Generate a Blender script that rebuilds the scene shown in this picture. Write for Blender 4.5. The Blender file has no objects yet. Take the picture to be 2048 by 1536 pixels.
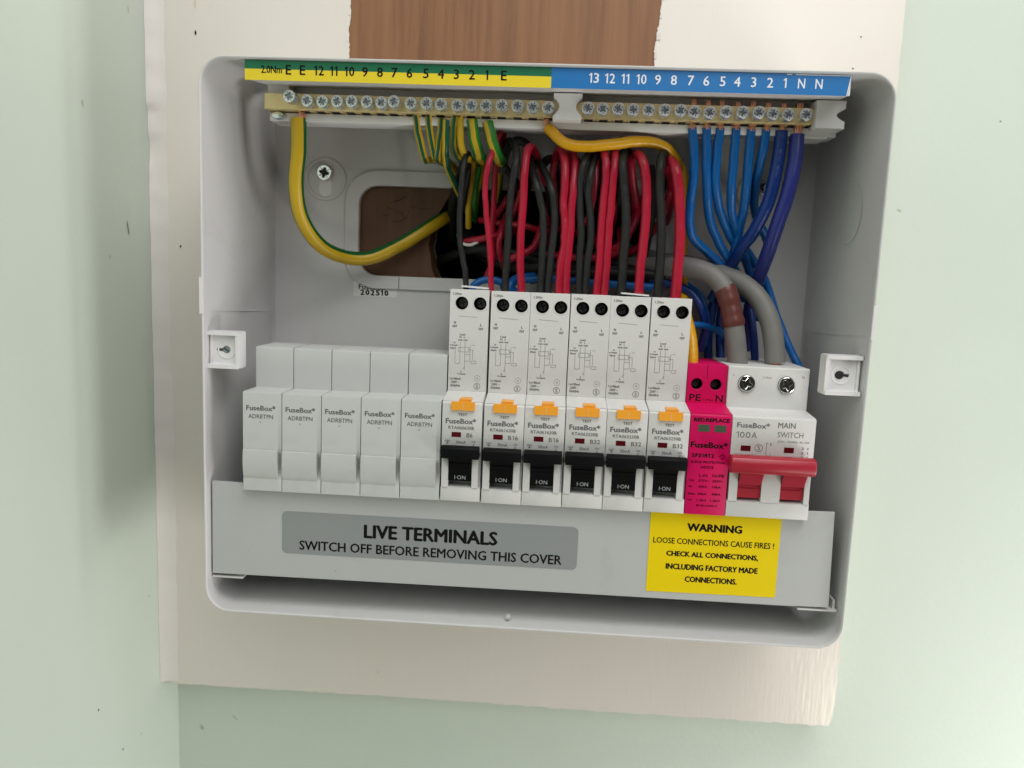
import bpy, bmesh, math, random
from mathutils import Vector, Matrix
random.seed(7)
S = 0.001                       # everything below is written in millimetres
SC = bpy.context.scene
COL = SC.collection

# ------------------------------------------------------------------ camera
RC = [[0.997644938, 0.055979664, 0.03963401], [0.046681884, -0.130797705, -0.990309427], [-0.050253151, 0.989827378, -0.133102905]]
CC = (137.116844, -335.000531, 99.151453)
FPX = 1549.9936                 # focal length in pixels of a 2048 px wide picture
cd = bpy.data.cameras.new('camera'); cam = bpy.data.objects.new('camera', cd); COL.objects.link(cam)
m = Matrix.Identity(4)
for i in range(3):
    m[i][0] = RC[0][i]; m[i][1] = -RC[1][i]; m[i][2] = -RC[2][i]; m[i][3] = CC[i]*S
cam.matrix_world = m
cd.sensor_width = 36; cd.lens = 36*FPX/2048; cd.clip_start = 0.01; cd.clip_end = 50
cd.dof.use_dof = True; cd.dof.focus_distance = 0.345; cd.dof.aperture_fstop = 11
SC.camera = cam
# ------------------------------------------------------------------ light
w = bpy.data.worlds.new('World'); SC.world = w; w.use_nodes = True
bg = w.node_tree.nodes['Background']; bg.inputs[0].default_value = (0.93, 0.97, 1.0, 1); bg.inputs[1].default_value = 0.024
def lamp(name, loc, aim, sx, sy, watts, col):
    l = bpy.data.lights.new(name, 'AREA'); l.shape = 'RECTANGLE'; l.size = sx*S; l.size_y = sy*S; l.energy = watts; l.color = col
    o = bpy.data.objects.new(name, l); COL.objects.link(o); o.location = Vector(loc)*S
    o.rotation_euler = (Vector(aim)-Vector(loc)).to_track_quat('-Z', 'Y').to_euler()
lamp('window_light', (1150, -62, -100), (200, 70, -40), 150, 900, 2.2, (1.0, 1.0, 0.985))
lamp('ceiling_light', (420, -300, 780), (200, 70, 220), 420, 420, 2.9, (1.0, 0.98, 0.96))
lamp('doorway_light', (720, -230, -360), (470, 90, -180), 200, 300, 2.9, (1.0, 0.985, 0.97))
lamp('room_fill_light', (150, -420, 820), (100, 60, 40), 500, 500, 2.4, (1.0, 0.99, 0.98))  # added fill from above, no such lamp is seen
lamp('front_fill_light', (470, -960, 720), (120, 60, 20), 600, 500, 3.0, (1.0, 0.995, 0.985))  # added frontal fill for the box, no window known on that side
lamp('low_window_light', (690, -760, -620), (290, 77, -130), 50, 200, 1.2, (1.0, 0.92, 0.70))
SC.view_settings.view_transform = 'Standard'; SC.view_settings.look = 'None'
SC.view_settings.exposure = 0.0; SC.view_settings.gamma = 1.0; SC.view_settings.use_curve_mapping = False

def at(u, v, Y):                # the point at depth Y (mm) seen at pixel u, v of the photograph
    d = [RC[0][k]*(u-1024)/FPX + RC[1][k]*(v-768)/FPX + RC[2][k] for k in range(3)]
    t = (Y-CC[1])/d[1]
    return Vector((CC[0]+d[0]*t, Y, CC[2]+d[2]*t))

# ------------------------------------------------------------------ materials
def lin(c): return tuple(((x/255)/12.92 if x/255 <= .04045 else ((x/255+.055)/1.055)**2.4) for x in c)
def mat(name, rgb, rough=.5, metal=0, bump=0, scale=300, var=0, vscale=60, spec=.4, stretch=(1,1,1), coat=0, speck=0):
    m = bpy.data.materials.new(name); m.use_nodes = True; nt = m.node_tree; b = nt.nodes['Principled BSDF']
    b.inputs['Base Color'].default_value = (*rgb, 1); b.inputs['Roughness'].default_value = rough
    b.inputs['Metallic'].default_value = metal; b.inputs['Specular IOR Level'].default_value = spec
    b.inputs['Coat Weight'].default_value = coat
    tc = nt.nodes.new('ShaderNodeTexCoord'); mp = nt.nodes.new('ShaderNodeMapping'); mp.inputs['Scale'].default_value = stretch
    nt.links.new(tc.outputs['Object'], mp.inputs['Vector'])
    if var:
        n = nt.nodes.new('ShaderNodeTexNoise'); n.inputs['Scale'].default_value = vscale; n.inputs['Detail'].default_value = 5
        nt.links.new(mp.outputs[0], n.inputs['Vector'])
        mx = nt.nodes.new('ShaderNodeMix'); mx.data_type = 'RGBA'
        mx.inputs['A'].default_value = (*[c*(1-var) for c in rgb], 1); mx.inputs['B'].default_value = (*[min(1, c*(1+var)) for c in rgb], 1)
        nt.links.new(n.outputs['Fac'], mx.inputs['Factor']); nt.links.new(mx.outputs['Result'], b.inputs['Base Color'])
        rr = nt.nodes.new('ShaderNodeMapRange'); rr.inputs['To Min'].default_value = max(0.03, rough-.08); rr.inputs['To Max'].default_value = min(1, rough+.08)
        nt.links.new(n.outputs['Fac'], rr.inputs['Value']); nt.links.new(rr.outputs[0], b.inputs['Roughness'])
    if speck:                                                     # sparse dust specks and faint rubbed marks
        n = nt.nodes.new('ShaderNodeTexNoise'); n.inputs['Scale'].default_value = 520; n.inputs['Detail'].default_value = 2
        nt.links.new(tc.outputs['Object'], n.inputs['Vector'])
        th = nt.nodes.new('ShaderNodeMapRange'); th.inputs['From Min'].default_value = .735; th.inputs['From Max'].default_value = .80; th.inputs['To Max'].default_value = speck
        n3 = nt.nodes.new('ShaderNodeTexNoise'); n3.inputs['Scale'].default_value = 38; n3.inputs['Detail'].default_value = 6; n3.inputs['Distortion'].default_value = 1.2
        nt.links.new(tc.outputs['Object'], n3.inputs['Vector'])
        t3 = nt.nodes.new('ShaderNodeMapRange'); t3.inputs['From Min'].default_value = .60; t3.inputs['From Max'].default_value = .78; t3.inputs['To Max'].default_value = .10
        nt.links.new(n.outputs['Fac'], th.inputs['Value']); nt.links.new(n3.outputs['Fac'], t3.inputs['Value'])
        ad = nt.nodes.new('ShaderNodeMath'); ad.operation = 'MAXIMUM'; nt.links.new(th.outputs[0], ad.inputs[0]); nt.links.new(t3.outputs[0], ad.inputs[1])
        dm = nt.nodes.new('ShaderNodeMix'); dm.data_type = 'RGBA'; dm.inputs['B'].default_value = (.16, .14, .12, 1)
        lk = b.inputs['Base Color'].links
        if lk: nt.links.new(lk[0].from_socket, dm.inputs['A'])
        else: dm.inputs['A'].default_value = (*rgb, 1)
        nt.links.new(ad.outputs[0], dm.inputs['Factor']); nt.links.new(dm.outputs['Result'], b.inputs['Base Color'])
    if bump:
        n = nt.nodes.new('ShaderNodeTexNoise'); n.inputs['Scale'].default_value = scale; n.inputs['Detail'].default_value = 4
        nt.links.new(mp.outputs[0], n.inputs['Vector'])
        bp = nt.nodes.new('ShaderNodeBump'); bp.inputs['Strength'].default_value = bump; bp.inputs['Distance'].default_value = .001
        nt.links.new(n.outputs['Fac'], bp.inputs['Height']); nt.links.new(bp.outputs[0], b.inputs['Normal'])
    return m
MINT = mat('mint_wall_paint', (.59, .658, .58), .6, bump=.12, scale=330, var=.05, vscale=9)
CREAM = mat('cream_gloss_paint', (.74, .69, .635), (.2), bump=.075, scale=190, var=.012, vscale=14, stretch=(3.2, 1, .35))
CAULK = mat('white_filler', (.74, .70, .66), .4, bump=.3, scale=120, var=.04)
CHIP = mat('old_paint_edge', (.70, .58, .47), .6, var=.1, vscale=300)
def wood_mat():
    m = bpy.data.materials.new('brown_veneer'); m.use_nodes = True; nt = m.node_tree; b = nt.nodes['Principled BSDF']
    tc = nt.nodes.new('ShaderNodeTexCoord'); mp = nt.nodes.new('ShaderNodeMapping'); mp.inputs['Scale'].default_value = (1, 1, .045)
    nt.links.new(tc.outputs['Object'], mp.inputs['Vector'])
    n = nt.nodes.new('ShaderNodeTexNoise'); n.inputs['Scale'].default_value = 420; n.inputs['Detail'].default_value = 6; n.inputs['Roughness'].default_value = .65
    n2 = nt.nodes.new('ShaderNodeTexNoise'); n2.inputs['Scale'].default_value = 150; n2.inputs['Detail'].default_value = 3; n2.inputs['Distortion'].default_value = .3
    nt.links.new(mp.outputs[0], n.inputs['Vector']); nt.links.new(mp.outputs[0], n2.inputs['Vector'])
    mm = nt.nodes.new('ShaderNodeMath'); mm.operation = 'ADD'; nt.links.new(n.outputs['Fac'], mm.inputs[0]); nt.links.new(n2.outputs['Fac'], mm.inputs[1])
    r = nt.nodes.new('ShaderNodeValToRGB'); e = r.color_ramp.elements
    e[0].position = .30; e[0].color = (*lin((110, 71, 45)), 1); e[1].position = .80; e[1].color = (*lin((150, 106, 71)), 1)
    k = e.new(.5); k.color = (*lin((132, 90, 58)), 1)
    dv = nt.nodes.new('ShaderNodeMath'); dv.operation = 'MULTIPLY'; dv.inputs[1].default_value = .5; nt.links.new(mm.outputs[0], dv.inputs[0])
    nt.links.new(dv.outputs[0], r.inputs[0]); nt.links.new(r.outputs[0], b.inputs['Base Color'])
    b.inputs['Roughness'].default_value = .55
    bp = nt.nodes.new('ShaderNodeBump'); bp.inputs['Strength'].default_value = .3; bp.inputs['Distance'].default_value = .0005
    nt.links.new(n.outputs['Fac'], bp.inputs['Height']); nt.links.new(bp.outputs[0], b.inputs['Normal'])
    return m
WOOD = wood_mat()
VOID = mat('dark_cavity', (.012, .011, .010), .9, var=.3)  # flat near-black colour for the pocket behind the board
SHELL = mat('enclosure_plastic', (.59, .585, .58), .38, bump=.06, scale=900, var=.025, vscale=20, speck=.5)
WHITE = mat('white_plastic', (.74, .73, .735), .35, var=.02)
GREYW = mat('module_plastic', (.52, .53, .518), .4, bump=.05, scale=1500, var=.03, vscale=40, speck=.4)
BREAKW = mat('breaker_plastic', (.63, .625, .61), .4, bump=.05, scale=1500, var=.03, vscale=40, speck=.35)
COVER = mat('cover_plastic', (.465, .473, .468), .42, bump=.05, scale=1200, var=.025, vscale=25, speck=.4)
INK = mat('grey_print', (.15, .15, .148), .7, spec=.1)
DKINK = mat('black_print', (.008, .008, .008), .7, spec=.08)
WINK = mat('white_print', (.75, .76, .80), .5)
LEVINK = mat('worn_white_print', (.40, .41, .42), .6)
LTINK = mat('pale_print', (.27, .27, .265), .7, spec=.1)
BLACKP = mat('black_plastic', (.005, .0056, .0056), .5, var=.1, spec=.08)
BORE = mat('dark_steel', (.16, .155, .14), .35, metal=1)  # dark steel for the screws deep in the terminal bores
HOLE = mat('dark_bore', (.015, .014, .012), .6)
ORANGE = mat('orange_plastic', (.86, .36, .03), .4, var=.03)
WINRED = mat('dark_red_window', (.09, .004, .008), .25)
WINGRN = mat('dull_green_window', (.07, .10, .06), .3)
MAGENTA = mat('magenta_plastic', (.60, .002, .095), .5, var=.04, spec=.22)
MAGINK = mat('dark_plum_print', (.055, .001, .010), .6, spec=.1)
REDH = mat('red_handle_plastic', (.38, .022, .04), .32, var=.06)
GREEN = mat('label_green', (.004, .13, .055), .35)
YELLOW = mat('label_yellow', (.72, .56, .02), .35)
BLUE = mat('label_blue', (.01, .15, .42), .33)
GREYL = mat('label_grey', (.27, .285, .285), .42, var=.02)
YELLW = mat('warning_yellow', (.80, .60, .001), .5, var=.02, spec=.2)
STICK = mat('white_sticker', (.72, .71, .69), .5)
BRASS = mat('brass', (.78, .63, .33), .38, metal=.7, bump=.12, scale=500, var=.08, vscale=200)
ZINC = mat('zinc_plated_steel', (.80, .84, .86), .32, metal=1, var=.12, vscale=400)
CHROME = mat('bright_steel', (.80, .80, .80), .16, metal=1, var=.06, vscale=300)
DKMET = mat('shadowed_steel', (.10, .095, .085), .4, metal=1)
MIDMET = mat('grey_steel', (.30, .33, .37), .4, metal=1)
COPPER = mat('copper', (.78, .38, .26), .3, metal=1, var=.12, vscale=500)
def wire_mat(n, c, r=.31): return mat(n, c, r, bump=.06, scale=350, var=.22, vscale=45, spec=.4)
W_RED = wire_mat('red_pvc', (.36, .009, .03)); W_BLK = wire_mat('black_pvc', (.009, .010, .0095), .5)
W_BLU = wire_mat('blue_pvc', (.003, .105, .36), .3); W_DBLU = wire_mat('dark_blue_pvc', (.004, .028, .17), .3); W_NAVY = wire_mat('navy_pvc', (.02, .03, .20), .33)
W_YEL = wire_mat('yellow_pvc', (.55, .36, .015)); W_GRN = wire_mat('green_pvc', (.02, .19, .025)); W_AMB = wire_mat('amber_pvc', (.66, .34, .006))
W_TEAL = wire_mat('dark_green_pvc', (.006, .095, .05)); W_GREY = wire_mat('grey_pvc', (.175, .17, .16), .5); W_BRN = wire_mat('brown_sleeve', (.115, .032, .026), .35)
W_GLINT = wire_mat('white_glint', (.6, .58, .55))

# ------------------------------------------------------------------ geometry builder (world millimetres)
def spline(P, sub=8):
    Q = []; E_ = [P[0]*2-P[1]] + list(P) + [P[-1]*2-P[-2]]
    for k in range(1, len(E_)-2):
        p0, p1, p2, p3 = E_[k-1:k+3]
        for j in range(sub):
            t = j/sub
            Q.append(.5*((2*p1)+(p2-p0)*t+(2*p0-5*p1+4*p2-p3)*t*t+(3*p1-p0-3*p2+p3)*t**3))
    return Q+[P[-1]]
class G:
    def __init__(s): s.bm = bmesh.new(); s.mats = []
    def mi(s, mt):
        if mt not in s.mats: s.mats.append(mt)
        return s.mats.index(mt)
    def box(s, x0, x1, y0, y1, z0, z1, mt, bev=0, seg=2, rot=None):
        v = [s.bm.verts.new((x, y, z)) for x in (x0, x1) for y in (y0, y1) for z in (z0, z1)]
        i = s.mi(mt); fs = []
        for q in ((0, 1, 3, 2), (4, 6, 7, 5), (0, 4, 5, 1), (2, 3, 7, 6), (0, 2, 6, 4), (1, 5, 7, 3)):
            f = s.bm.faces.new([v[k] for k in q]); f.material_index = i; fs.append(f)
        if rot:
            axis, ang, piv = rot
            bmesh.ops.rotate(s.bm, verts=v, cent=piv, matrix=Matrix.Rotation(ang, 3, axis))
        if bev: s._bev(fs, bev, seg)
        return s
    def _bev(s, fs, bev, seg, lim=20):
        es = set(e for f in fs for e in f.edges if len(e.link_faces) == 2 and e.calc_face_angle(0) > math.radians(lim))
        bmesh.ops.bevel(s.bm, geom=list(es), offset=bev, segments=seg, profile=.5, affect='EDGES', clamp_overlap=True)
    def prism_x(s, poly, x0, x1, mt, bev=0, seg=2):          # poly of (y, z)
        i = s.mi(mt)
        a = [s.bm.verts.new((x0, y, z)) for y, z in poly]; b = [s.bm.verts.new((x1, y, z)) for y, z in poly]; n = len(poly)
        fs = [s.bm.faces.new(a[::-1]), s.bm.faces.new(b)]
        for k in range(n): fs.append(s.bm.faces.new((a[k], a[(k+1) % n], b[(k+1) % n], b[k])))
        for f in fs: f.material_index = i
        bmesh.ops.recalc_face_normals(s.bm, faces=fs)
        if bev: s._bev(fs, bev, seg)
        return s
    def addmesh(s, me, mt, fn):
        i = s.mi(mt); vs = [s.bm.verts.new(fn(v.co)) for v in me.vertices]
        for p in me.polygons:
            try: f = s.bm.faces.new([vs[k] for k in p.vertices]); f.material_index = i
            except ValueError: pass
        bpy.data.meshes.remove(me)
    def plate(s, polys, y0, y1, mt, bev=0):                   # closed (x, z) outlines, inner ones are holes
        c = bpy.data.curves.new('t', 'CURVE'); c.dimensions = '2D'; c.fill_mode = 'BOTH'; c.extrude = (y1-y0)/2 - bev
        if bev: c.bevel_depth = bev; c.bevel_resolution = 1; c.offset = -bev
        for p in polys:
            sp = c.splines.new('POLY'); sp.points.add(len(p)-1); sp.use_cyclic_u = True
            for k, (x, z) in enumerate(p): sp.points[k].co = (x, z, 0, 1)
        o = bpy.data.objects.new('t', c); COL.objects.link(o); bpy.context.view_layer.update()
        me = bpy.data.meshes.new_from_object(o.evaluated_get(bpy.context.evaluated_depsgraph_get()))
        bpy.data.objects.remove(o); bpy.data.curves.remove(c); ym = (y0+y1)/2
        s.addmesh(me, mt, lambda v: (v.x, ym-v.z, v.y)); return s
    def text(s, t, cx, cz, w_, h, y, mt, bold=0, slope=0, al='c'):
        if '1' in t and h >= 1.8:                                  # the plain font draws 1 as a bare bar: draw it with its flag
            wd = [.36 if c == '1' else .66 if c in 'NA' else .58 for c in t]; tot = sum(wd)+.13*(len(t)-1); k = (w_/(tot*h)) if w_ else 1
            x = cx-tot*h*k/2
            for c, q in zip(t, wd):
                if c == '1':
                    th = h*(.12+bold*2); xs_ = x+q*h*k-th*.75
                    s.line(xs_, cz-h/2, xs_, cz+h/2, y, th, mt); s.line(xs_, cz+h/2-th*.3, x+.02*h, cz+h*.27, y-.003, th*.8, mt)
                else: s.text(c, x+q*h*k/2, cz, q*h*k, h, y, mt, bold)
                x += (q+.13)*h*k
            return s
        if bold:
            k = bold*h*1.3
            for n, (dx, dz) in enumerate(((-k, 0), (k, 0), (0, k*.6), (0, -k*.6))): s.text(t, cx+dx, cz+dz, (w_-2*k) if w_ else 0, h-k, y-.004*n, mt, 0, slope, al)
            return s
        c = bpy.data.curves.new('t', 'FONT'); c.body = t; c.size = 1; c.resolution_u = 2
        o = bpy.data.objects.new('t', c); COL.objects.link(o); bpy.context.view_layer.update()
        me = bpy.data.meshes.new_from_object(o.evaluated_get(bpy.context.evaluated_depsgraph_get()))
        bpy.data.objects.remove(o); bpy.data.curves.remove(c)
        if not me.vertices: return s
        xs = [v.co.x for v in me.vertices]; ys = [v.co.y for v in me.vertices]
        sx = w_/(max(xs)-min(xs)) if w_ else h/max(1e-6, max(ys)-min(ys)); sz = h/max(1e-6, max(ys)-min(ys))
        x0 = (min(xs)+max(xs))/2; z0 = (min(ys)+max(ys))/2
        if al == 'l': x0 = min(xs)
        s.addmesh(me, mt, lambda v: (cx+(v.x-x0)*sx, y, cz+(v.y-z0)*sz + slope*(v.x-x0)*sx)); return s
    def line(s, x0, z0, x1, z1, y, t, mt):
        d = Vector((x1-x0, z1-z0)); d.normalize(); n = Vector((-d.y, d.x))*t/2; i = s.mi(mt)
        f = s.bm.faces.new([s.bm.verts.new((a, y, b)) for a, b in ((x0+n.x, z0+n.y), (x0-n.x, z0-n.y), (x1-n.x, z1-n.y), (x1+n.x, z1+n.y))]); f.material_index = i
        if f.normal.dot((0, -1, 0)) < 0: f.normal_flip()
        return s
    def ring(s, cx, cz, r, t, y, mt, n=20):
        p = [(cx+r*math.cos(2*math.pi*k/n), cz+r*math.sin(2*math.pi*k/n)) for k in range(n)]
        q = [(cx+(r-t)*math.cos(2*math.pi*k/n), cz+(r-t)*math.sin(2*math.pi*k/n)) for k in range(n)]; i = s.mi(mt)
        a = [s.bm.verts.new((x, y, z)) for x, z in p]; b = [s.bm.verts.new((x, y, z)) for x, z in q]
        for k in range(n): f = s.bm.faces.new((a[k], a[(k+1) % n], b[(k+1) % n], b[k])); f.material_index = i
        return s
    def lathe(s, prof, cx, cz, mt, n=24):                     # prof of (radius, y), front first, round a Y axis
        i = s.mi(mt); rings = []
        for r, y in prof: rings.append([s.bm.verts.new((cx+r*math.cos(2*math.pi*k/n), y, cz+r*math.sin(2*math.pi*k/n))) for k in range(n)])
        for a, b in zip(rings, rings[1:]):
            for k in range(n): f = s.bm.faces.new((a[k], b[k], b[(k+1) % n], a[(k+1) % n])); f.material_index = i
        for rg in ([] if mt is HOLE else (rings[0], rings[-1])):
            f = s.bm.faces.new(rg); f.material_index = i
        return s
    def tube(s, pts, r, mt, n=14, stripe=None, sub=8, cap=True, ref=(0, -1, 0), smooth=True, twist=0):
        P = [Vector(p) for p in pts]
        if smooth and len(P) > 2: P = spline(P, sub)
        i = s.mi(mt); i2 = s.mi(stripe[0]) if stripe else i
        rings = []; nrm = Vector(ref)
        for k, p in enumerate(P):
            t = (P[min(k+1, len(P)-1)]-P[max(k-1, 0)]).normalized()
            nrm = (nrm - t*nrm.dot(t))
            if nrm.length < 1e-3: nrm = t.orthogonal()
            nrm.normalize(); b = t.cross(nrm)
            rr = r(k/(len(P)-1)) if callable(r) else r*(1+.008*math.sin(k*.9+r*7)+.005*math.sin(k*2.3))
            tw = twist*k/(len(P)-1)
            rings.append([s.bm.verts.new(p + (nrm*math.cos(2*math.pi*j/n+tw)+b*math.sin(2*math.pi*j/n+tw))*rr) for j in range(n)])
        for a, b in zip(rings, rings[1:]):
            for j in range(n):
                f = s.bm.faces.new((a[j], a[(j+1) % n], b[(j+1) % n], b[j])); f.smooth = True
                f.material_index = i2 if stripe and j in stripe[1] else i
        if cap:
            for rg in (rings[0][::-1], rings[-1]): f = s.bm.faces.new(rg); f.material_index = i
        return s
    def emit(s, name, parent=None, origin=None, ang=35, recalc=True):
        if recalc: bmesh.ops.recalc_face_normals(s.bm, faces=[f for f in s.bm.faces if any(len(e.link_faces) > 1 for e in f.edges)])
        if parent is not None: o0 = wloc(parent); base = Vector((0, 0, 0))
        else:
            o0 = Vector((0, 0, 0))
            vs = [v.co for v in s.bm.verts]
            base = Vector(origin) if origin else Vector(((min(v.x for v in vs)+max(v.x for v in vs))/2, (min(v.y for v in vs)+max(v.y for v in vs))/2, min(v.z for v in vs)))
            o0 = base
        for v in s.bm.verts: v.co = (v.co-o0)*S
        me = bpy.data.meshes.new(name); s.bm.to_mesh(me); s.bm.free()
        for mt in s.mats: me.materials.append(mt)
        for p in me.polygons: p.use_smooth = True
        me.set_sharp_from_angle(angle=math.radians(ang))
        o = bpy.data.objects.new(name, me); COL.objects.link(o)
        if parent is not None: o.parent = parent
        else: o.location = base*S
        return o
def wloc(o):
    v = Vector((0, 0, 0))
    while o is not None: v += o.location; o = o.parent
    return v/S
def tag(o, label=None, cat=None, group=None, kind=None):
    for k, v in (('label', label), ('category', cat), ('group', group), ('kind', kind)):
        if v: o[k] = v
    return o
def thing(name, loc, label, cat, group=None):
    o = bpy.data.objects.new(name, None); COL.objects.link(o); o.location = Vector(loc)*S; o.empty_display_size = .01
    return tag(o, label, cat, group)
def rrect(x0, x1, z0, z1, r, n=6):
    p = []
    for cx, cz, a in ((x1-r, z1-r, 0), (x0+r, z1-r, 90), (x0+r, z0+r, 180), (x1-r, z0+r, 270)):
        for k in range(n+1): t = math.radians(a+90*k/n); p.append((cx+r*math.cos(t), cz+r*math.sin(t)))
    return p
def circ(cx, cz, r, n=28): return [(cx+r*math.cos(2*math.pi*k/n), cz+r*math.sin(2*math.pi*k/n)) for k in range(n)]
def rough_line(p, step, amp, seed):
    rnd = random.Random(seed); out = []
    for a, b in zip(p, p[1:]):
        a = Vector(a); b = Vector(b); n = max(1, int((b-a).length/step)); d = (b-a).normalized(); nn = Vector((-d.y, d.x))
        for k in range(n): out.append(tuple(a+(b-a)*(k/n)+nn*(rnd.gauss(0, 1)*amp if k else 0)))
    out.append(tuple(p[-1])); return out

# ================================================================== setting
VX = [(84, 166), (81.5, 148), (78, 139), (73.5, 131), (70, 124), (69, 116), (70.5, 107), (73, 99), (76, 90), (92, 84), (150, 82), (178, 90), (185, 120), (180, 150), (150, 168), (100, 170)]
void = rough_line([tuple(a) for a in VX]+[VX[0]], 3, .5, 3)[:-1]
g = G(); g.plate([[(-80, -900), (1500, -900), (1500, 800), (-80, 800)], void], 95, 100, MINT)
tag(g.emit('back_wall', origin=(0, 95, 0)), kind='structure')
g = G(); g.box(-86, -80.02, -900, 100, -900, 800, MINT)
tag(g.emit('side_wall', origin=(-80, 0, 0)), kind='structure')
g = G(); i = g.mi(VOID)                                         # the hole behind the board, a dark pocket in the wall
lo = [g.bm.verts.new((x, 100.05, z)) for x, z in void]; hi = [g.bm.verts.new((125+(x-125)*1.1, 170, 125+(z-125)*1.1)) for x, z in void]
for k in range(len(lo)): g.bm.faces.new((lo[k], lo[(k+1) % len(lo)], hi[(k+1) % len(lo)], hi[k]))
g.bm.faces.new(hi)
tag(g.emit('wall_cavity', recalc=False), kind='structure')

board = thing('backing_board', (110, 95, -140), 'cream painted wooden board fixed to the mint wall behind the open electrical box', 'board')
XB0, XB1, ZB = -79.6, 302.2, -140.5
g = G(); g.plate([[(XB0, ZB+.4), (XB1-3, ZB+1.6), (XB1-1.2, ZB+8), (XB1-.4, ZB+26), (XB1-.5, 330), (XB0, 330)], void], 77.45, 94.9, WOOD)
for f in g.bm.faces:
    if f.calc_center_median().y > 77.6 and abs(f.normal.y) < .5:
        c = f.calc_center_median()
        if c.z < ZB+5 or c.x > XB1-2.4 or c.x < XB0+1: f.material_index = g.mi(CREAM)
g.emit('plywood_panel', board)
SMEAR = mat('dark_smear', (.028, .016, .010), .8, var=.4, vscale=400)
STAIN_SHADE = WOOD.copy(); STAIN_SHADE.name = 'stained_shaded_veneer'
for nd in STAIN_SHADE.node_tree.nodes:
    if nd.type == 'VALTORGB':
        for e in nd.color_ramp.elements: e.color = (e.color[0]*.44, e.color[1]*.40, e.color[2]*.37, 1)  # stained veneer, darkened further: shade of the opening painted into its colour
g = G(); g.plate([[(26.5, 60), (180.6, 60), (180.6, 183), (26.5, 183)], void], 77.33, 77.44, STAIN_SHADE)
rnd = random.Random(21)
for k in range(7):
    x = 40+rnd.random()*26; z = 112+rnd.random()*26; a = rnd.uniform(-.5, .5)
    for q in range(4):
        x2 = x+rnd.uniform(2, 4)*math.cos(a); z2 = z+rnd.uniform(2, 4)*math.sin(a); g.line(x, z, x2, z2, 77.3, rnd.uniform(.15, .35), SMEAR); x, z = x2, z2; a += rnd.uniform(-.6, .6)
g.emit('stained_shaded_patch', board)
lft = rough_line([(25.6, 20), (25.3, 150), (25.9, 190), (25.0, 205), (25.6, 212), (25.2, 222), (26.4, 232), (25.8, 240), (25.4, 320)], 1.1, .2, 11)
rgt = rough_line([(181.8, 320), (183.2, 240), (182.6, 228), (181.2, 218), (181.7, 208), (181.2, 150), (181.6, 20)], 1.1, .2, 12)
outer = rough_line([(XB0, ZB), (-40, ZB-.2), (60, ZB+.6), (180, ZB+.2), (XB1-2, ZB+.7)], 2.5, .22, 5)[:-1] + \
        rough_line([(XB1-2, ZB+.7), (XB1-.4, ZB+6), (XB1+.1, ZB+24), (XB1-.3, -40), (XB1, 330)], 4, .16, 6) + [(XB0, 330)]
g = G(); g.plate([outer, lft+rgt], 77.0, 77.45, CREAM); g.emit('paint_coat', board)
rnd = random.Random(4)                                            # lifted flakes of old paint along the torn edge
for (x, z) in [p for p in lft if 205 < p[1] < 260][::11]:
    g = G(); g.box(x-.5-rnd.random()*.5, x+.2+rnd.random()*.5, 76.75, 77.1, z-rnd.random()*2, z+rnd.random()*2, CREAM, rot=('Z', .3, (x, 77, z))); g.emit('paint_flake', board)
for (x, z) in [p for p in rgt if 205 < p[1] < 260][::8]:
    g = G(); g.box(x-.2, x+.5+rnd.random()*1.2, 76.7, 77.1, z-rnd.random()*2.5, z+rnd.random()*2.5, CREAM, rot=('Z', -.25, (x, 77, z))); g.emit('paint_flake', board)
for u, v, l, wd in ((390, 8, 5, 1.4), (391, 66, 2.6, 1.1), (361, 493, 1.6, .9), (762, 395, 2.2, 2.2), (624, 84, 1.0, .5), (1722, 74, 1.0, .6), (1706, 137, 1., .7), (757, 1345, 2, 1.1), (383, 1162, 1.2, .9)):
    c = at(u, v, 76.9); g = G()
    if 118 < c.z < 150 and 30 < c.x < 60: c.y = 77.4
    rr = random.Random(u); n = 9
    g.plate([[(c.x+wd/2*math.cos(6.283*k/n)*rr.uniform(.6, 1.2), c.z+l/2*math.sin(6.283*k/n)*rr.uniform(.6, 1.2)) for k in range(n)]], c.y-.06, c.y+.04, HOLE if u in (762,) else CHIP if u in (390, 757, 383, 624) else DKINK)
    g.emit('chip_mark', board)

# bead of filler in the corner between the side wall and the board
g = G(); i = g.mi(CAULK); rnd = random.Random(9); prev = None; z = -139
while z < 330:
    wob = .5*math.sin(z*.11)+.35*math.sin(z*.37+1)+rnd.gauss(0, .10)
    a = (8.6 if z > 40 else 9.6)+wob*.6; b = 3.0+wob*.35+(1.5 if 180 < z < 330 else 0)
    if 150 < z < 168: b -= 1.2*math.sin((z-150)/18*3.14)
    ring = [g.bm.verts.new((-79.9, 76.9-b, z))]+[g.bm.verts.new((-79.9+a*math.sin(t*math.pi/8)-(a*.45)*math.sin(t*math.pi/4)*.5, 76.95-b*math.cos(t*math.pi/8)+b*.35*math.sin(t*math.pi/4), z)) for t in (1, 2, 3, 4)]
    if prev:
        for k in range(4): g.bm.faces.new((prev[k], prev[k+1], ring[k+1], ring[k]))
    prev = ring; z += 2.2
tag(g.emit('filler_bead', ang=80, recalc=True), 'off-white bead of filler down the corner between side wall and cream board', 'filler bead')
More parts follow.
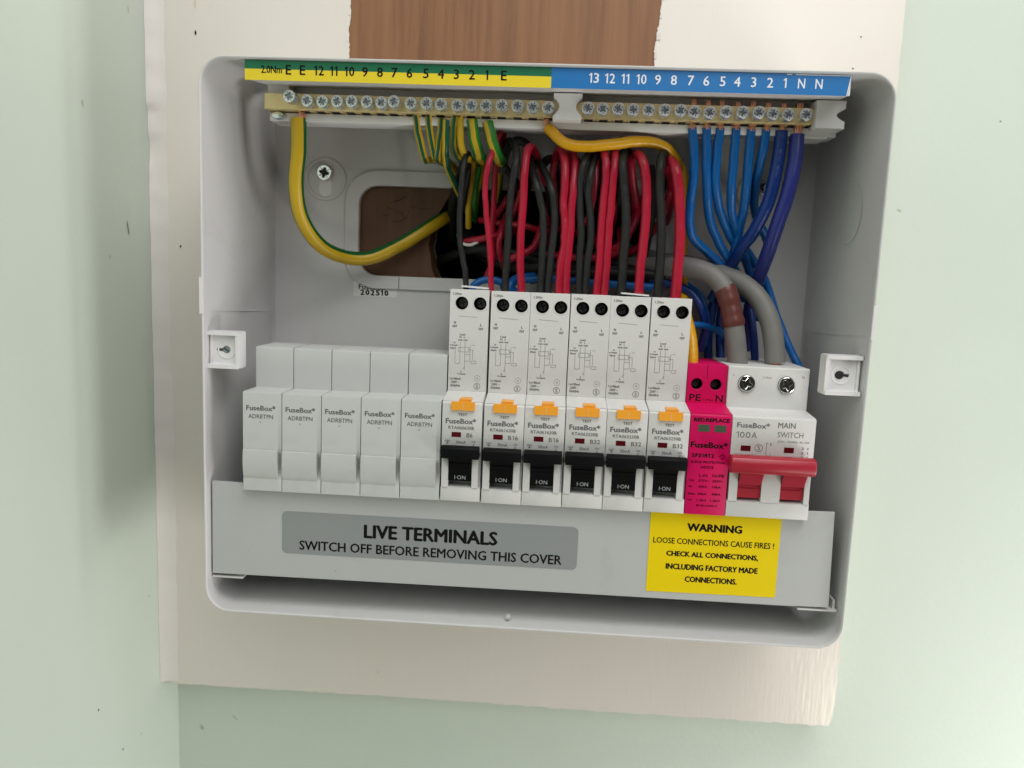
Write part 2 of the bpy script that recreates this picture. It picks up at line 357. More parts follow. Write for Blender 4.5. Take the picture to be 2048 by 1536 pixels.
# scuffs on the walls
def scuff(u, v, Yx, side, l, wd, tilt, mt, label):
    if side:
        d = [RC[0][k]*(u-1024)/FPX+RC[1][k]*(v-768)/FPX+RC[2][k] for k in range(3)]; t = (-80-CC[0])/d[0]
        c = Vector((-79.9, CC[1]+d[1]*t, CC[2]+d[2]*t))
    else: c = at(u, v, 94.9)
    rr = random.Random(u+v); n = 10; p = []
    for k in range(n):
        x = wd/2*math.cos(6.283*k/n)*rr.uniform(.5, 1.2); zz = l/2*math.sin(6.283*k/n)*rr.uniform(.6, 1.1)
        p.append((x*math.cos(tilt)-zz*math.sin(tilt), x*math.sin(tilt)+zz*math.cos(tilt)))
    g = G(); i = g.mi(mt)
    f = g.bm.faces.new([g.bm.verts.new((c.x, c.y+a, c.z+b) if side else (c.x+a, c.y, c.z+b)) for a, b in p])
    tag(g.emit('scuff_mark', recalc=False), label, 'scuff mark', 'scuffs and specks on the mint walls')
SCUFF = mat('grey_scuff', (.22, .23, .19), .7, var=.3, vscale=900); FAINT = mat('faint_scuff', (.42, .46, .37), .7, var=.2, vscale=700)
scuff(256, 457, 0, 1, 9, 1.8, .25, SCUFF, 'longest dark scuff on the shaded side wall left of the box')
scuff(256, 18, 0, 1, 4, 1.2, .1, FAINT, 'short scuff near the top of the side wall by the filler bead')
scuff(165, 207, 0, 1, 4, 1.6, .3, FAINT, 'pale scuff high on the side wall, farthest left')
scuff(220, 513, 0, 1, 2.2, 1.2, 0, FAINT, 'small faint scuff just below the longest dark scuff')
scuff(197, 1420, 0, 1, 1.6, .9, 0, DKINK, 'black speck on the side wall beside the foot of the board')
scuff(246, 1499, 0, 1, 1.6, .9, 0, DKINK, 'lowest black speck on the side wall, near the corner')
scuff(297, 1192, 0, 1, 2.2, 1.4, 0, FAINT, 'faint grey spot on the side wall beside the box bottom corner')
scuff(283, 1467, 0, 1, 1.6, 1.2, 0, FAINT, 'tiny grey dot on the side wall close to the corner')
scuff(1798, 421, 0, 0, 3.0, 1.4, 1.0, FAINT, 'small oblique scuff on the right wall beside the box')
scuff(2001, 243, 0, 0, 1.2, 1.0, 0, SCUFF, 'tiny speck on the right wall at the far right edge')
scuff(404, 1455, 0, 0, 4.5, 2.4, .5, FAINT, 'soft smudge on the wall just below the left of the board')
scuff(470, 1436, 0, 0, 5.5, 1.2, .8, FAINT, 'slanting smudge on the wall under the cream board')

# ================================================================== enclosure
X0, X1, Z0, Z1 = -18.5, 271.9, -58.9, 188.4
unit = thing('consumer_unit', (126, 77, -58), 'open grey plastic electrical box without its lid, screwed to the cream board', 'electrical box')
g = G(); i = g.mi(SHELL)
def loop(ins, y, r, dx=0): return [g.bm.verts.new((x, y, z)) for x, z in rrect(X0+ins, X1-ins, Z0+ins, Z1-ins, r, 8)]
lp = [loop(2.5, 76.95, 9), loop(.35, 3, 11), loop(0, 1.2, 11.3), loop(.1, .3, 11.2), loop(.35, 0, 11.0), loop(.75, 0.03, 10.6), loop(1.0, .3, 10.4), loop(1.1, 1.4, 10.3), loop(3.2, 40, 8.3), loop(4.7, 72, 6.5), loop(6.2, 75, 5)]
for a, b in zip(lp, lp[1:]):
    n = len(a)
    for k in range(n): f = g.bm.faces.new((a[k], a[(k+1) % n], b[(k+1) % n], b[k])); f.material_index = i
g.emit('side_shell', unit, ang=50)
OX0, OX1, OZ0, OZ1 = 32.6, 184.5, 98.6, 145
opening = rrect(OX0, OX1, OZ0, OZ1, 10, 8)
KS = [(at(648, 345, 72).x, at(648, 345, 72).z), (at(1521, 374, 72).x, at(1521, 374, 72).z)]                              # mounting screws through the back
slots = []
for cx, cz in KS:
    a = [(cx+2.6*math.cos(math.radians(t)), cz+2.6*math.sin(math.radians(t))) for t in range(-50, 231, 20)]
g = G(); g.plate([rrect(X0+5, X1-5, Z0+5, Z1-5, 6), opening], 75, 76.9, SHELL)
g.emit('back_panel', unit)
g = G(); g.plate([rrect(OX0-7.4, OX1+7.4, OZ0-6.9, OZ1+7.6, 17, 8), opening], 73.4, 74.84, SHELL, bev=.35)
for x in (54.5, 120): g.box(x-.2, x+.2, 73.3, 73.41, OZ0-6.7, OZ0-.3, INK)
g.emit('cable_entry_frame', unit)
for cx, cz in KS:
    g = G(); g.plate([circ(cx, cz-3, 11), circ(cx, cz-3, 9.2)], 74.3, 74.98, SHELL, bev=.3)
    g.plate([circ(cx, cz-3, 9.2)], 74.8, 74.97, SHELL)
    g.plate([[(cx+3.4*math.cos(math.radians(t)), cz-8.5+(3.4*math.sin(math.radians(t)))) for t in range(180, 361, 15)]+[(cx+3.0, cz-2), (cx-3.0, cz-2)]], 74.6, 74.79, WHITE, bev=.05)
    g.emit('screw_boss', unit)
# thicker lower band of the side walls with its step, and the round knock-outs pressed in the right wall
for sx, ztop in ((1, 80), (-1, 81)):
    g = G(); g.prism_x([(1.5, -34), (1.5, ztop), (40, ztop-1.2), (71, ztop-2.2), (71, -34), (40, -34)], 0, 1, SHELL)
    for v in g.bm.verts:
        y = v.co.y; ins = 1.1+(y-1.4)*2.1/38.6 if y < 40 else 3.2+(y-40)*1.5/32
        e = ins+.06+.7*min(1, y/40) if v.co.x > .5 else ins-.8
        v.co.x = X0+e if sx > 0 else X1-e
    g.emit('wall_step', unit)
for cy, cz in ((34, 135),):
    g = G(); n = 40
    for r0, r1 in ((14, 13.2),):
        a = [g.bm.verts.new((X1-3.0-.9*(cy/75)*0-(.0) , cy+r0*math.cos(6.2832*k/n), cz+r0*math.sin(6.2832*k/n))) for k in range(n)]
        b = [g.bm.verts.new((X1-3.12, cy+r1*math.cos(6.2832*k/n), cz+r1*math.sin(6.2832*k/n))) for k in range(n)]
        c = [g.bm.verts.new((X1-3.0, cy+(r1-.6)*math.cos(6.2832*k/n), cz+(r1-.6)*math.sin(6.2832*k/n))) for k in range(n)]
        g.mi(SHELL)
        for v in g.bm.verts: v.co.x -= (v.co.y-cy)*.04
        for p, q in ((a, b), (b, c)):
            for k in range(n): g.bm.faces.new((p[k], p[(k+1) % n], q[(k+1) % n], q[k]))
    g.emit('knockout_ring', unit)
# two lugs for the lid screws
def lug(sx, xa, xb, z0, z1):
    g = G(); cx = (xa+xb)/2+.8*sx; cz = (z0+z1)/2; w_ = 1.8
    key = [(cx+1.75*math.cos(math.radians(t)), cz+1.75*math.sin(math.radians(t))) for t in range(25, 336, 12)]
    key = key+[(cx+4.3, cz-.55), (cx+4.3, cz+.55)]
    key = [((2*cx-x) if sx > 0 else x, z) for x, z in key]
    g.plate([rrect(xa, xb, z0+.6, z1-.6, .8, 3), key], 5.2, 6.8, WHITE, bev=.2)
    g.box(xa, xb, 3.0, 11, z1-1.7, z1, WHITE, bev=.5); g.box(xa, xb, 2.6, 11, z0, z0+1.8, WHITE, bev=.5)
    if sx < 0: g.box(xa-.4, xa+1.3, 3.2, 11, z0+.3, z1-.3, WHITE, bev=.4); g.box(xb-1.6, xb-.6, 4.4, 6, z0+1.6, z1-1.6, WHITE, bev=.3)
    else: g.box(xb-1.3, xb+.4, 3.2, 11, z0+.3, z1-.3, WHITE, bev=.4); g.box(xa+.8, xa+1.5, 4.4, 6, z0+1.6, z1-1.6, WHITE, bev=.3)
    g.plate([circ(cx+.2, cz, 4.2), circ(cx+.2, cz, 3.5)], 5.0, 5.3, WHITE, bev=.12)
    o = g.emit('lid_lug', unit)
    if sx > 0:
        h = G(); h.plate([circ(cx-.2, cz, 2.1)], 5.6, 6.2, MIDMET, bev=.15); h.box(cx-1.6, cx+1.2, 5.5, 5.62, cz-.2, cz+.2, HOLE, rot=('Y', .7, (cx-.2, 6, cz)))
        h.line(cx-4.4, cz-.1, cx-1.8, cz, 5.15, .75, DKMET)
    else:
        h = G(); h.plate([circ(cx-.6, cz, 1.75)], 4.95, 5.15, HOLE); h.line(cx+.6, cz, cx+3.4, cz-.3, 5.1, .8, HOLE)  # dark disc and bar painted for the shaded interior behind the hole
    h.emit('lug_screw' if sx > 0 else 'screw_hole_shade', o)
lug(1, X0+1.3, -3.2, 54.6, 71.2)
lug(-1, 255.0, X1-1.9, 55.4, 72.6)
# clips on the rim and rests for the busbar cover
for xa, xb, za, zb in ((X0-.55, X0+.9, 79, 95), (X1-1.0, X1+.5, 80, 94.5)):
    g = G(); g.box(xa, xb, -.35, 5, za, zb, WHITE, bev=.35); g.emit('rim_clip', unit)
g = G(); g.box(X0+1.8, -2.2, 4.2, 20, -44.0, -43.2, SHELL, bev=.25); g.emit('cover_rest', unit)
g = G(); g.box(252.6, X1-1.9, 4.4, 20, -42.9, -42.1, SHELL, bev=.25); g.box(X1-3.6, X1-2.6, 6.0, 12, -42, -38, SHELL, bev=.3); g.emit('cover_rest', unit)
g = G(); c = at(1017, 1217, 6); g.lathe([(0.3, 5), (1.0, 5.4), (1.2, 7)], c.x, Z0+3.2, SHELL, 14); g.emit('rim_catch', unit)
# date sticker half tucked under the frame
g = G(); g.plate([rrect(30.1, 53.2, 87.4, 95.4, .4, 2)], 74.86, 74.95, STICK)
g.text('202510', 41.2, 89.5, 15.2, 3.0, 74.8, DKINK, bold=.06)
g.text('FuseBox', 40.0, 92.4, 14.6, 2.7, 74.8, DKINK, bold=.02)
g.emit('date_sticker', unit)

def driver_screw(r, head_t, mt, drv='pozi', depth=1.0, body=8, hole_mt=MIDMET):
    """screw whose head front is at y = 0, axis along +Y, centred on the origin"""
    g = G(); a = r*.115; b = r*.60; c = r*.20
    cross = [(b, a), (c, c), (a, b), (-a, b), (-c, c), (-b, a), (-b, -a), (-c, -c), (-a, -b), (a, -b), (c, -c), (b, -a)]
    g.plate([circ(0, 0, r, 24), cross], 0, depth, mt, bev=r*.10)
    g.lathe([(r*.985, depth-.02), (r, depth+.3), (r, head_t), (r*.72, head_t+.1), (r*.72, body)], 0, 0, mt, 24)
    g.plate([[(x*1.02, z*1.02) for x, z in cross]], depth-.25, depth-.1, hole_mt)
    if drv == 'pozi':
        for t in (45, 135, 225, 315):
            ca, sa = math.cos(math.radians(t)), math.sin(math.radians(t))
            g.line(r*.4*ca, r*.4*sa, r*.8*ca, r*.8*sa, -.03, r*.09, DKMET)
    return g
def screw_at(parent, name, src, x, y, z, rot):
    o = src.copy() if src.parent else src
    if o is not src: COL.objects.link(o)
    o.parent = parent; o.location = (Vector((x, y, z))-wloc(parent))*S; o.rotation_euler = (0, rot, 0)
    return o
ms = None
for k, (cx, cz) in enumerate(KS):
    if ms is None:
        g = driver_screw(4.0, 2, CHROME, body=6, hole_mt=HOLE); ms = g.emit('mounting_screw', origin=(0, 0, 0))
        screw_at(unit, '', ms, cx, 72.0, cz, .2)
    else: screw_at(unit, '', ms, cx, 71.2, cz, .9)

# ================================================================== terminal rail under the top edge
rail = thing('terminal_rail', (130, 40, 167), 'white terminal holder under the top rim with a green, yellow and blue number strip', 'terminal holder')
g = G()
g.prism_x([(1.6, 179.0), (1.6, 187.0), (40, 184.5), (40, 167.3), (27.5, 167.3), (27.5, 171), (33.5, 171.0), (33.5, 183.6), (4, 179.4)], 2.4, 258, WHITE, bev=.35)
for v in g.bm.verts:
    if v.co.z > 178.5 and v.co.y < 20 and v.co.x > 100: v.co.x -= 4.5
g.emit('holder_body', rail)
g = G(); nb = 12
bl = [(132.4, 169.8), (145, 169.8)] + [(145-2.6*math.sin(math.pi*k/nb), 171.4+7.8*k/nb) for k in range(nb+1)][0:] + [(145, 181.0), (132.4, 181.0)] + [(132.4+2.6*math.sin(math.pi*k/nb), 179.2-7.8*k/nb) for k in range(nb+1)]
g.plate([bl], 18.4, 34, WHITE, bev=.3); g.emit('divider_block', rail)
bl = [(246.0, 169.4), (258.4, 169.4), (258.4, 172)] + [(258.4-3.6*math.sin(math.pi*k/nb), 172.4+5.4*k/nb) for k in range(nb+1)] + [(258.4, 181.2), (246.0, 181.2)]
g = G(); g.plate([bl], 19.0, 36, WHITE, bev=.3); g.box(240, 254, 27, 40, 166.5, 167.5, WHITE, bev=.2); g.emit('end_block', rail)
g = G(); g.box(2.5, 12, 25, 34, 178.6, 183.2, WHITE, bev=.3); g.emit('end_block', rail)
# number strip
ZS0, ZS1, ZM = 178.9, 185.95, 183.45
XE = 131.3
g = G(); YL = 1.5
g.box(1.3, XE, YL-.05, YL+.05, ZM, 187.1, GREEN); g.box(1.3, XE, YL-.05, YL+.05, ZS0, ZM, YELLOW)
for t, u, v in (('2.0Nm', 543, 139), ('E', 577, 139), ('E', 605, 139), ('12', 638, 139), ('11', 668, 140), ('10', 699, 141), ('9', 730, 141), ('8', 760, 142), ('7', 789, 142), ('6', 819, 143), ('5', 852, 144), ('4', 882, 144), ('3', 913, 145), ('2', 944, 145), ('1', 974, 146), ('E', 1008, 147)):
    c = at(u, v, YL-.12); g.text(t, c.x, 183.35, 9.0 if 'm' in t else 0, 3.1 if 'm' in t else 3.9, YL-.12, DKINK, bold=.02)
g.emit('earth_number_strip', rail)
g = G(); i = g.mi(BLUE)
f = g.bm.faces.new([g.bm.verts.new(p) for p in ((XE+.02, YL-.05, ZS0), (252.4, YL-.05, ZS0), (253.6, YL-.05, 187.1), (XE+.02, YL-.05, 187.1))])
for t, u in (('13', 1188), ('12', 1220), ('11', 1251), ('10', 1283), ('9', 1316), ('8', 1348), ('7', 1382), ('6', 1413), ('5', 1446), ('4', 1475), ('3', 1508), ('2', 1541), ('1', 1571), ('N', 1604), ('N', 1639)):
    c = at(u, 158, YL-.12); g.text(t, c.x, 183.35, 2.9 if t == 'N' else 0, 3.9, YL-.12, WINK, bold=.012)
g.line(252.1, ZS0, 253.3, 187, YL-.1, .35, WINK); g.line(231, 186.8, 253.2, 186.8, YL-.1, .35, WINK); g.line(227.5, 186.8, 229.5, 186.8, YL-.1, .4, WINK)
g.emit('neutral_number_strip', rail, recalc=False)

# brass bars
ZBAR = 174.9
def bar(name, label, xa, xb, ends, screws, marks):
    root = thing(name, ((xa+xb)/2, 27, ZBAR-3.5), label, 'terminal bar', 'brass terminal bars under the number strip')
    g = G(); p = []
    if ends[0]: p += [(xa+3.5+3.5*math.cos(math.radians(t)), ZBAR+3.5*math.sin(math.radians(t))) for t in range(90, 271, 15)]
    else: p += [(xa, ZBAR+3.5), (xa, ZBAR-3.5)]
    p += [(xb-3.5+3.5*math.cos(math.radians(t)), ZBAR+3.5*math.sin(math.radians(t))) for t in range(-90, 91, 15)]
    g.plate([p], 22, 32, BRASS, bev=.3)
    for x in marks:                                             # bores of the cable holes under the bar
        g.box(x-1.9, x+1.9, 24.5, 31, ZBAR-3.56, ZBAR-3.4, HOLE)
        g.box(x-2.4, x-2.1, 23.2, 31.5, ZBAR-4.1, ZBAR-3.4, BRASS); 
    g.emit('brass_body', root)
    src = None
    for k, (x, y, z) in enumerate(screws):
        if src is None:
            g = driver_screw(2.75, 4.4, ZINC, body=12); src = g.emit('terminal_screw', origin=(0, 0, 0), ang=25)
            screw_at(root, '', src, x, y, z, .3)
        else: screw_at(root, '', src, x, y, z, random.uniform(0, 6))
    return root
EU = [614, 644, 674, 703.5, 734, 763, 789, 822, 853, 882, 915, 943, 973, 1004, 1036, 1066, 1097]
NU = [1176, 1206, 1237, 1267, 1298, 1330, 1362, 1390, 1421, 1453, 1486, 1518, 1548, 1579, 1614]
esc = [(at(578, 192, 12.5).x, 12.5, ZBAR+.2)]+[(at(u, 205, 17.5).x, 17.5+random.uniform(-.6, .6)-(1.5 if u == 789 else 0), ZBAR-.2+random.uniform(-.25, .25)) for u in EU]
nsc = [(at(u, 220, 17.5).x, 17.5+random.uniform(-.8, .8), ZBAR-.2+random.uniform(-.25, .25)) for u in NU]
earthbar = bar('earth_terminal_bar', 'brass terminal bar with screws under the green and yellow strip', 1.9, 136.2, (0, 1), esc, [at(u, 230, 28).x for u in EU])
neutralbar = bar('neutral_terminal_bar', 'brass terminal bar with screws under the blue number strip', 142.2, 247.6, (1, 1), nsc, [at(u, 245, 28).x for u in NU])
g = G(); c = at(556, 229, 26); g.lathe([(.5, 24.8), (2.6, 25.3), (3.4, 27), (3.4, 30)], c.x, c.z-.2, ZINC, 20)
for v in g.bm.verts: v.co.z = c.z-.2+(v.co.z-c.z)*.55
g.emit('holder_screw', rail)

# ================================================================== modules
P_ = 18.0; BW = 17.72
SY = 15.7
def fine(g, cx, cz, y, mt, x0):  # the wiring diagram printed on a breaker shoulder
    for t, x, z, wd, h in (('Load', 6.1, 73.5, 2.6, .85), ('N   L', 6.1, 72.3, 2.6, .8), ('out out', 6.4, 71.0, 4.4, .75), ('N', 2.6, 69.7, .7, .7), ('in-Supply', 2.3, 68.5, 3.7, .8), ('30mA', 2.0, 67.2, 2.7, .8), ('L', 6.0, 56.6, .6, .9), ('in-Supply', 6.1, 55.4, 3.9, .8)):
        g.text(t, x0+x, z, wd, h, y, mt, bold=.05)
    for a in ((3.0, 66.5, 3.0, 60.2), (3.0, 60.2, 5.2, 60.2), (5.2, 60.2, 5.2, 70.2), (7.4, 70.2, 7.4, 57.2), (4.6, 67.6, 9.2, 67.6), (4.6, 65.6, 9.2, 65.6), (4.6, 67.6, 4.6, 65.6), (9.2, 67.6, 9.2, 65.6), (9.2, 66.6, 11.0, 66.6), (11.0, 66.6, 11.0, 62.2), (7.4, 64.4, 9.8, 64.4), (9.8, 68.8, 9.8, 61.6), (7.4, 61.4, 9.8, 61.4), (10.4, 61.6, 12.6, 61.6), (10.4, 61.6, 10.4, 60.4), (12.6, 61.6, 12.6, 60.4), (10.4, 60.4, 12.6, 60.4), (10.6, 68.8, 12.0, 68.8), (7.4, 58.8, 6.7, 57.6)):
        g.line(x0+a[0], a[1], x0+a[2], a[3], y, .2, LTINK)

def breaker_common():
    root = thing('circuit_breaker', (90.3, 30, -20), 'x', 'circuit breaker', 'row of six switched circuit breakers')
    x0 = 90.3; x1 = x0+BW
    g = G()
    g.prism_x([(0, 0), (0, 6.2), (6, 6.9), (6, 22), (0, 22), (0, 44.2), (.8, 45), (SY+3, 46.9), (SY+9, 46.9), (SY+9, 93.6), (60, 93.6), (60, -35), (12, -35), (12, 0)], x0, x1, BREAKW, bev=.28)
    # shoulder face with the two screw bores, and the sloped neck that joins it to the nose
    g.plate([[(x0, 47.6), (x1, 47.6), (x1, 93.9), (x0, 93.9)], circ(x0+5.4, 87.7, 2.95), circ(x0+13.7, 87.7, 2.95)], SY, SY+8.99, BREAKW, bev=.25)
    g.prism_x([(.75, 45.1), (SY+.3, 47.65), (SY+2.9, 47.62), (SY+2.9, 46.95), (1.2, 45.02)], x0+.02, x1-.02, BREAKW)
    for cx in (5.4, 13.7):
        g.plate([circ(x0+cx, 87.7, 3.4), circ(x0+cx, 87.7, 2.95)], SY-.12, SY+.1, BREAKW, bev=.05)
    # rails beside the switch
    for a, b in ((.35, 3.35), (13.9, 16.7)): g.box(x0+a, x0+b, -.35, 6, 6.3, 20.5, BREAKW, bev=.25)
    g.box(x0+16.7, x1-.06, 2.0, 6, 6.4, 21.9, BREAKW); g.box(x0+.05, x0+.35, 2.0, 6, 6.4, 21.9, BREAKW)
    for k in range(1, 3): pass
    y = SY-.06
    g.text('1.2Nm', x0+3.3, 91.9, 3.8, 1.05, y, INK, bold=.03)
    g.line(x0+4.0, 81.9, x0+12.5, 81.5, y, .16, LTINK)
    for t, x, z, wd, h in (('N', 2.5, 78.9, .9, 1.0), ('OUT', 2.5, 77.2, 2.0, .95), ('L', 14.4, 78.1, .7, 1.0), ('OUT', 14.4, 76.3, 2.0, .95)): g.text(t, x0+x, z, wd*1.1, h*1.15, y, INK, bold=.045)
    fine(g, 0, 0, y, INK, x0)
    for t, z, wd in (('I n=30mA', 53.2, 5.2), ('230V ~', 51.6, 3.9), ('50/60Hz', 50.0, 4.6)): g.text(t, x0+3.4, z, wd, 1.1, y, INK, bold=.04)
    g.ring(x0+13.4, 50.0, 1.5, .22, y, INK); g.text('S', x0+13.4, 50.0, 1.1, 1.7, y, INK, bold=.01)
    for k in range(10):
        a0 = 2*math.pi*k/10; g.line(x0+13.5+1.35*math.cos(a0), 53.7+1.35*math.sin(a0), x0+13.5+1.35*math.cos(a0+.35), 53.7+1.35*math.sin(a0+.35), y, .2, INK)
    g.text('A', x0+13.5, 53.7, .9, .9, y, INK)
    y = -.06
    g.text('TEST', x0+9.1, 39.3, 4.2, 1.2, y, INK, bold=.035)
    g.text('FuseBox*', x0+8.4, 36.4, 13.6, 2.5, y, INK, bold=.04)
    g.text('30mA', x0+8.6, 26.9, 4.4, 1.35, y, INK, bold=.02)
    for t, xx in (('6000', 2.6),): g.text(t, x0+xx, 27.4, 2.2, .8, y, INK)
    g.box(x0+1.3, x0+3.9, y-.01, y, 27.0, 27.05, INK); g.line(x0+2.6, 27, x0+2.6, 25.9, y, .3, INK); g.line(x0+1.9, 26.3, x0+3.3, 26.3, y, .25, INK)
    g.text('X8', x0+14.2, 27.3, 1.8, .9, y, INK); g.text('3', x0+14.2, 25.9, .9, .9, y, INK)
    g.emit('case', root)
    for cx in (5.4, 13.7):
        g = G(); a = random.uniform(0, 3); g.plate([circ(x0+cx, 87.7, 2.9)], SY+8.6, SY+8.95, HOLE); g.lathe([(2.92, SY+.9), (2.92, SY+8.7)], x0+cx, 87.7, HOLE, 24); g.lathe([(2.0, SY+5.0), (2.45, SY+5.4), (2.45, SY+8.7)], x0+cx, 87.7, BORE, 20)
        g.box(x0+cx-1.7, x0+cx+1.7, SY+4.9, SY+5.0, 87.7-.28, 87.7+.28, HOLE, rot=('Y', a, (x0+cx, SY, 87.7))); g.box(x0+cx-.28, x0+cx+.28, SY+4.88, SY+4.98, 87.7-1.7, 87.7+1.7, HOLE, rot=('Y', a, (x0+cx, SY, 87.7)))
        g.emit('terminal_screw', root)
    g = G(); g.box(x0+4.1, x0+14.4, -1.2, 2, 41.4, 45.1, ORANGE, bev=.4); g.box(x0+7.4, x0+12.6, -.2, 9, 44.6, 46.2, ORANGE, bev=.3)
    g.box(x0+9.2, x0+9.32, -1.23, -1.1, 41.6, 44.8, CHIP); g.emit('test_button', root)
    g = G(); g.box(x0+4.4, x0+8.6, -.10, -.02, 29.2, 31.4, WINRED); g.emit('indicator_window', root)
    g = G()
    g.prism_x([(-4.4, 20.2), (-4.9, 21.2), (-4.9, 24.6), (-4.0, 25.7), (-1.0, 25.7), (-.3, 25.2), (-.3, 20.2)], x0+.45, x0+17.15, BLACKP, bev=.35)
    g.prism_x([(-3.6, 20.6), (-1.5, 17.8), (-.35, 14.5), (-.05, 9.3), (5.9, 8.8), (5.9, 21.8), (-1, 21.8)], x0+3.5, x0+13.75, BLACKP)
    for z in (15.6, 17.5): g.box(x0+3.6, x0+13.65, -1.9 if z > 16 else -.9, 0, z, z+.25, BLACKP)
    g.text('I·ON', x0+8.7, 11.0, 4.9, 1.75, -.32, LEVINK)
    g.emit('switch_lever', root)
    return root
def copy_thing(src):
    r = src.copy(); COL.objects.link(r)
    for ch in src.children:
        c = ch.copy(); COL.objects.link(c); c.parent = r
        for gc in ch.children:
            d = gc.copy(); COL.objects.link(d); d.parent = c
    return r
RC_ = [('RTA060630B', 'B6', 'grey breaker marked B6, the only one of that rating, beside the plain blank covers'),
       ('RTA061630B', 'B16', 'breaker marked B16 standing right next to the B6 breaker'),
       ('RTA061630B', 'B16', 'breaker marked B16 standing right next to a B32 breaker'),
       ('RTA063230B', 'B32', 'breaker marked B32 standing right next to a B16 breaker'),
       ('RTA063230B', 'B32', 'breaker marked B32 with another B32 breaker on either side'),
       ('RTA063230B', 'B32', 'breaker marked B32 standing right next to the magenta module')]
b0 = breaker_common(); roots = [b0]
for k in range(1, 6): roots.append(copy_thing(b0))
for k, (r, (code, amp, lab)) in enumerate(zip(roots, RC_)):
    r['label'] = lab; r.rotation_euler = (0, math.radians((-.12, .06, -.03, .05, -.08, .05)[k]), 0)
    r.location.x += (k*P_ + (0 if k else -.35))*S; r.location.y += random.uniform(-.12, .12)*S; r.location.z += random.uniform(-.12, .12)*S
    bpy.context.view_layer.update()
    x0 = 90.3; g = G(); keep = r.location.copy(); r.location = Vector((90.3, 30, -20))*S
    dy = dz = 0
    g.text(code, x0+8.6, 33.4+dz, 11.4, 1.45, -.06+dy, INK, bold=.02)
    g.text(amp, x0+12.4 if amp == 'B6' else x0+13.2, 30.2+dz, 2.7 if amp == 'B6' else 4.4, 1.9, -.06+dy, INK, bold=.02)
    g.emit('rating_print', r)
    r.location = keep
    if k in (0, 4):
        r.location = Vector((90.3, 30, -20))*S; g = G(); g.box(x0+4.6, x0+17.0, SY+2, SY+14, 94.3, 95.0, WHITE, rot=('Y', math.radians(3.0), (x0+17, SY, 94.3))); g.emit('terminal_flap', r); r.location = keep

# blank covers
def blank():
    root = thing('blank_module', (0, 30, -20), 'x', 'blank cover', 'plain blank covers left of the breakers')
    g = G(); a = 15.9
    prof = [(0, 0), (0, 44.1), (.25, 44.8), (.9, 45.05), (SY, 45.05), (SY, 62.9), (SY+.3, 63.6), (SY+1, 63.9), (40, 63.9), (40, 50), (60, 50), (60, -35), (12, -35), (12, 0)]
    g.prism_x(prof, 0, a, GREYW)
    cut = [(0, 0), (0, 5.2)] + [(2.6*math.sin(math.pi*k/8), 5.2+13.2*k/8) for k in range(1, 8)] + [(0, 18.4)] + prof[1:]
    g.prism_x(cut, a+.001, 17.55, GREYW)
    arc = [(-1.1*math.sin(math.pi*min(1, .2+.8*k/8))**.8-.02, 18.6-13.0*k/8) for k in range(9)]
    g.prism_x([(.5, 18.9)]+arc+[(.5, 5.0)], .12, a-.1, GREYW)
    g.text('FuseBox*', 8.2, 37.9, 13.4, 2.4, -.06, INK, bold=.035); g.text('ADRBTPN', 8.1, 34.1, 11.3, 1.9, -.06, INK, bold=.012); g.text('*', 8.0, 31.5, .8, .8, -.06, INK)
    g.emit('case', root); return root
BL = ['leftmost plain grey blank cover, at the open end of the row', 'blank cover just right of the leftmost blank cover', 'middle one of the five plain blank covers', 'blank cover just left of the one touching the B6 breaker', 'plain blank cover touching the B6 breaker']
bl0 = blank(); brs = [bl0]+[copy_thing(bl0) for k in range(4)]
for k, r in enumerate(brs):
    r['label'] = BL[k]; r.location.x += (k*17.9+.1)*S; r.location.y += random.uniform(-.15, .15)*S; r.location.z += random.uniform(-.1, .1)*S

# surge protector
sp = thing('surge_protector', (198.3, 30, -20), 'magenta surge protection module with black print beside the main switch', 'surge protector')
x0 = 198.35; x1 = x0+17.6
g = G()
g.prism_x([(0, 0), (0, 44.2), (.8, 45), (SY+3, 46.9), (SY+8, 46.9), (SY+8, 64.6), (55, 64.6), (55, -35), (12, -35), (12, 0)], x0, x1, MAGENTA, bev=.25)
g.plate([[(x0, 47.4), (x1, 47.4), (x1, 64.9), (x0, 64.9)], circ(x0+4.4, 56.0, 2.55), circ(x0+12.9, 56.0, 2.55)], SY, SY+7.99, MAGENTA, bev=.2)
g.prism_x([(.75, 45.1), (SY+.3, 47.45), (SY+2.9, 47.42), (SY+2.9, 46.95), (1.2, 45.02)], x0+.02, x1-.02, MAGENTA)
g.line(x0+8.7, 58.5, x0+8.7, 64.8, SY-.05, .2, MAGINK)
y = SY-.06
g.text('PE', x0+4.0, 49.8, 5.2, 3.0, y, DKINK, bold=.02); g.text('N', x0+14.8, 49.8, 3.2, 3.2, y, DKINK, bold=.02); g.text('1.2Nm', x0+9.9, 49.0, 4.6, .9, y, MAGINK)
y = -.06
g.text('RED:REPLACE', x0+9.0, 42.4, 15.4, 1.7, y, DKINK, bold=.06)
g.text('FuseBox*', x0+8.7, 31.4, 16.0, 2.8, y, DKINK, bold=.045)
g.text('SPD1MT2', x0+6.3, 26.6, 9.6, 1.8, y, DKINK, bold=.06); g.ring(x0+14.7, 26.5, 1.5, .25, y, MAGINK, 4); g.text('T2', x0+14.7, 26.5, 1.6, 1.2, y, MAGINK, bold=.01)
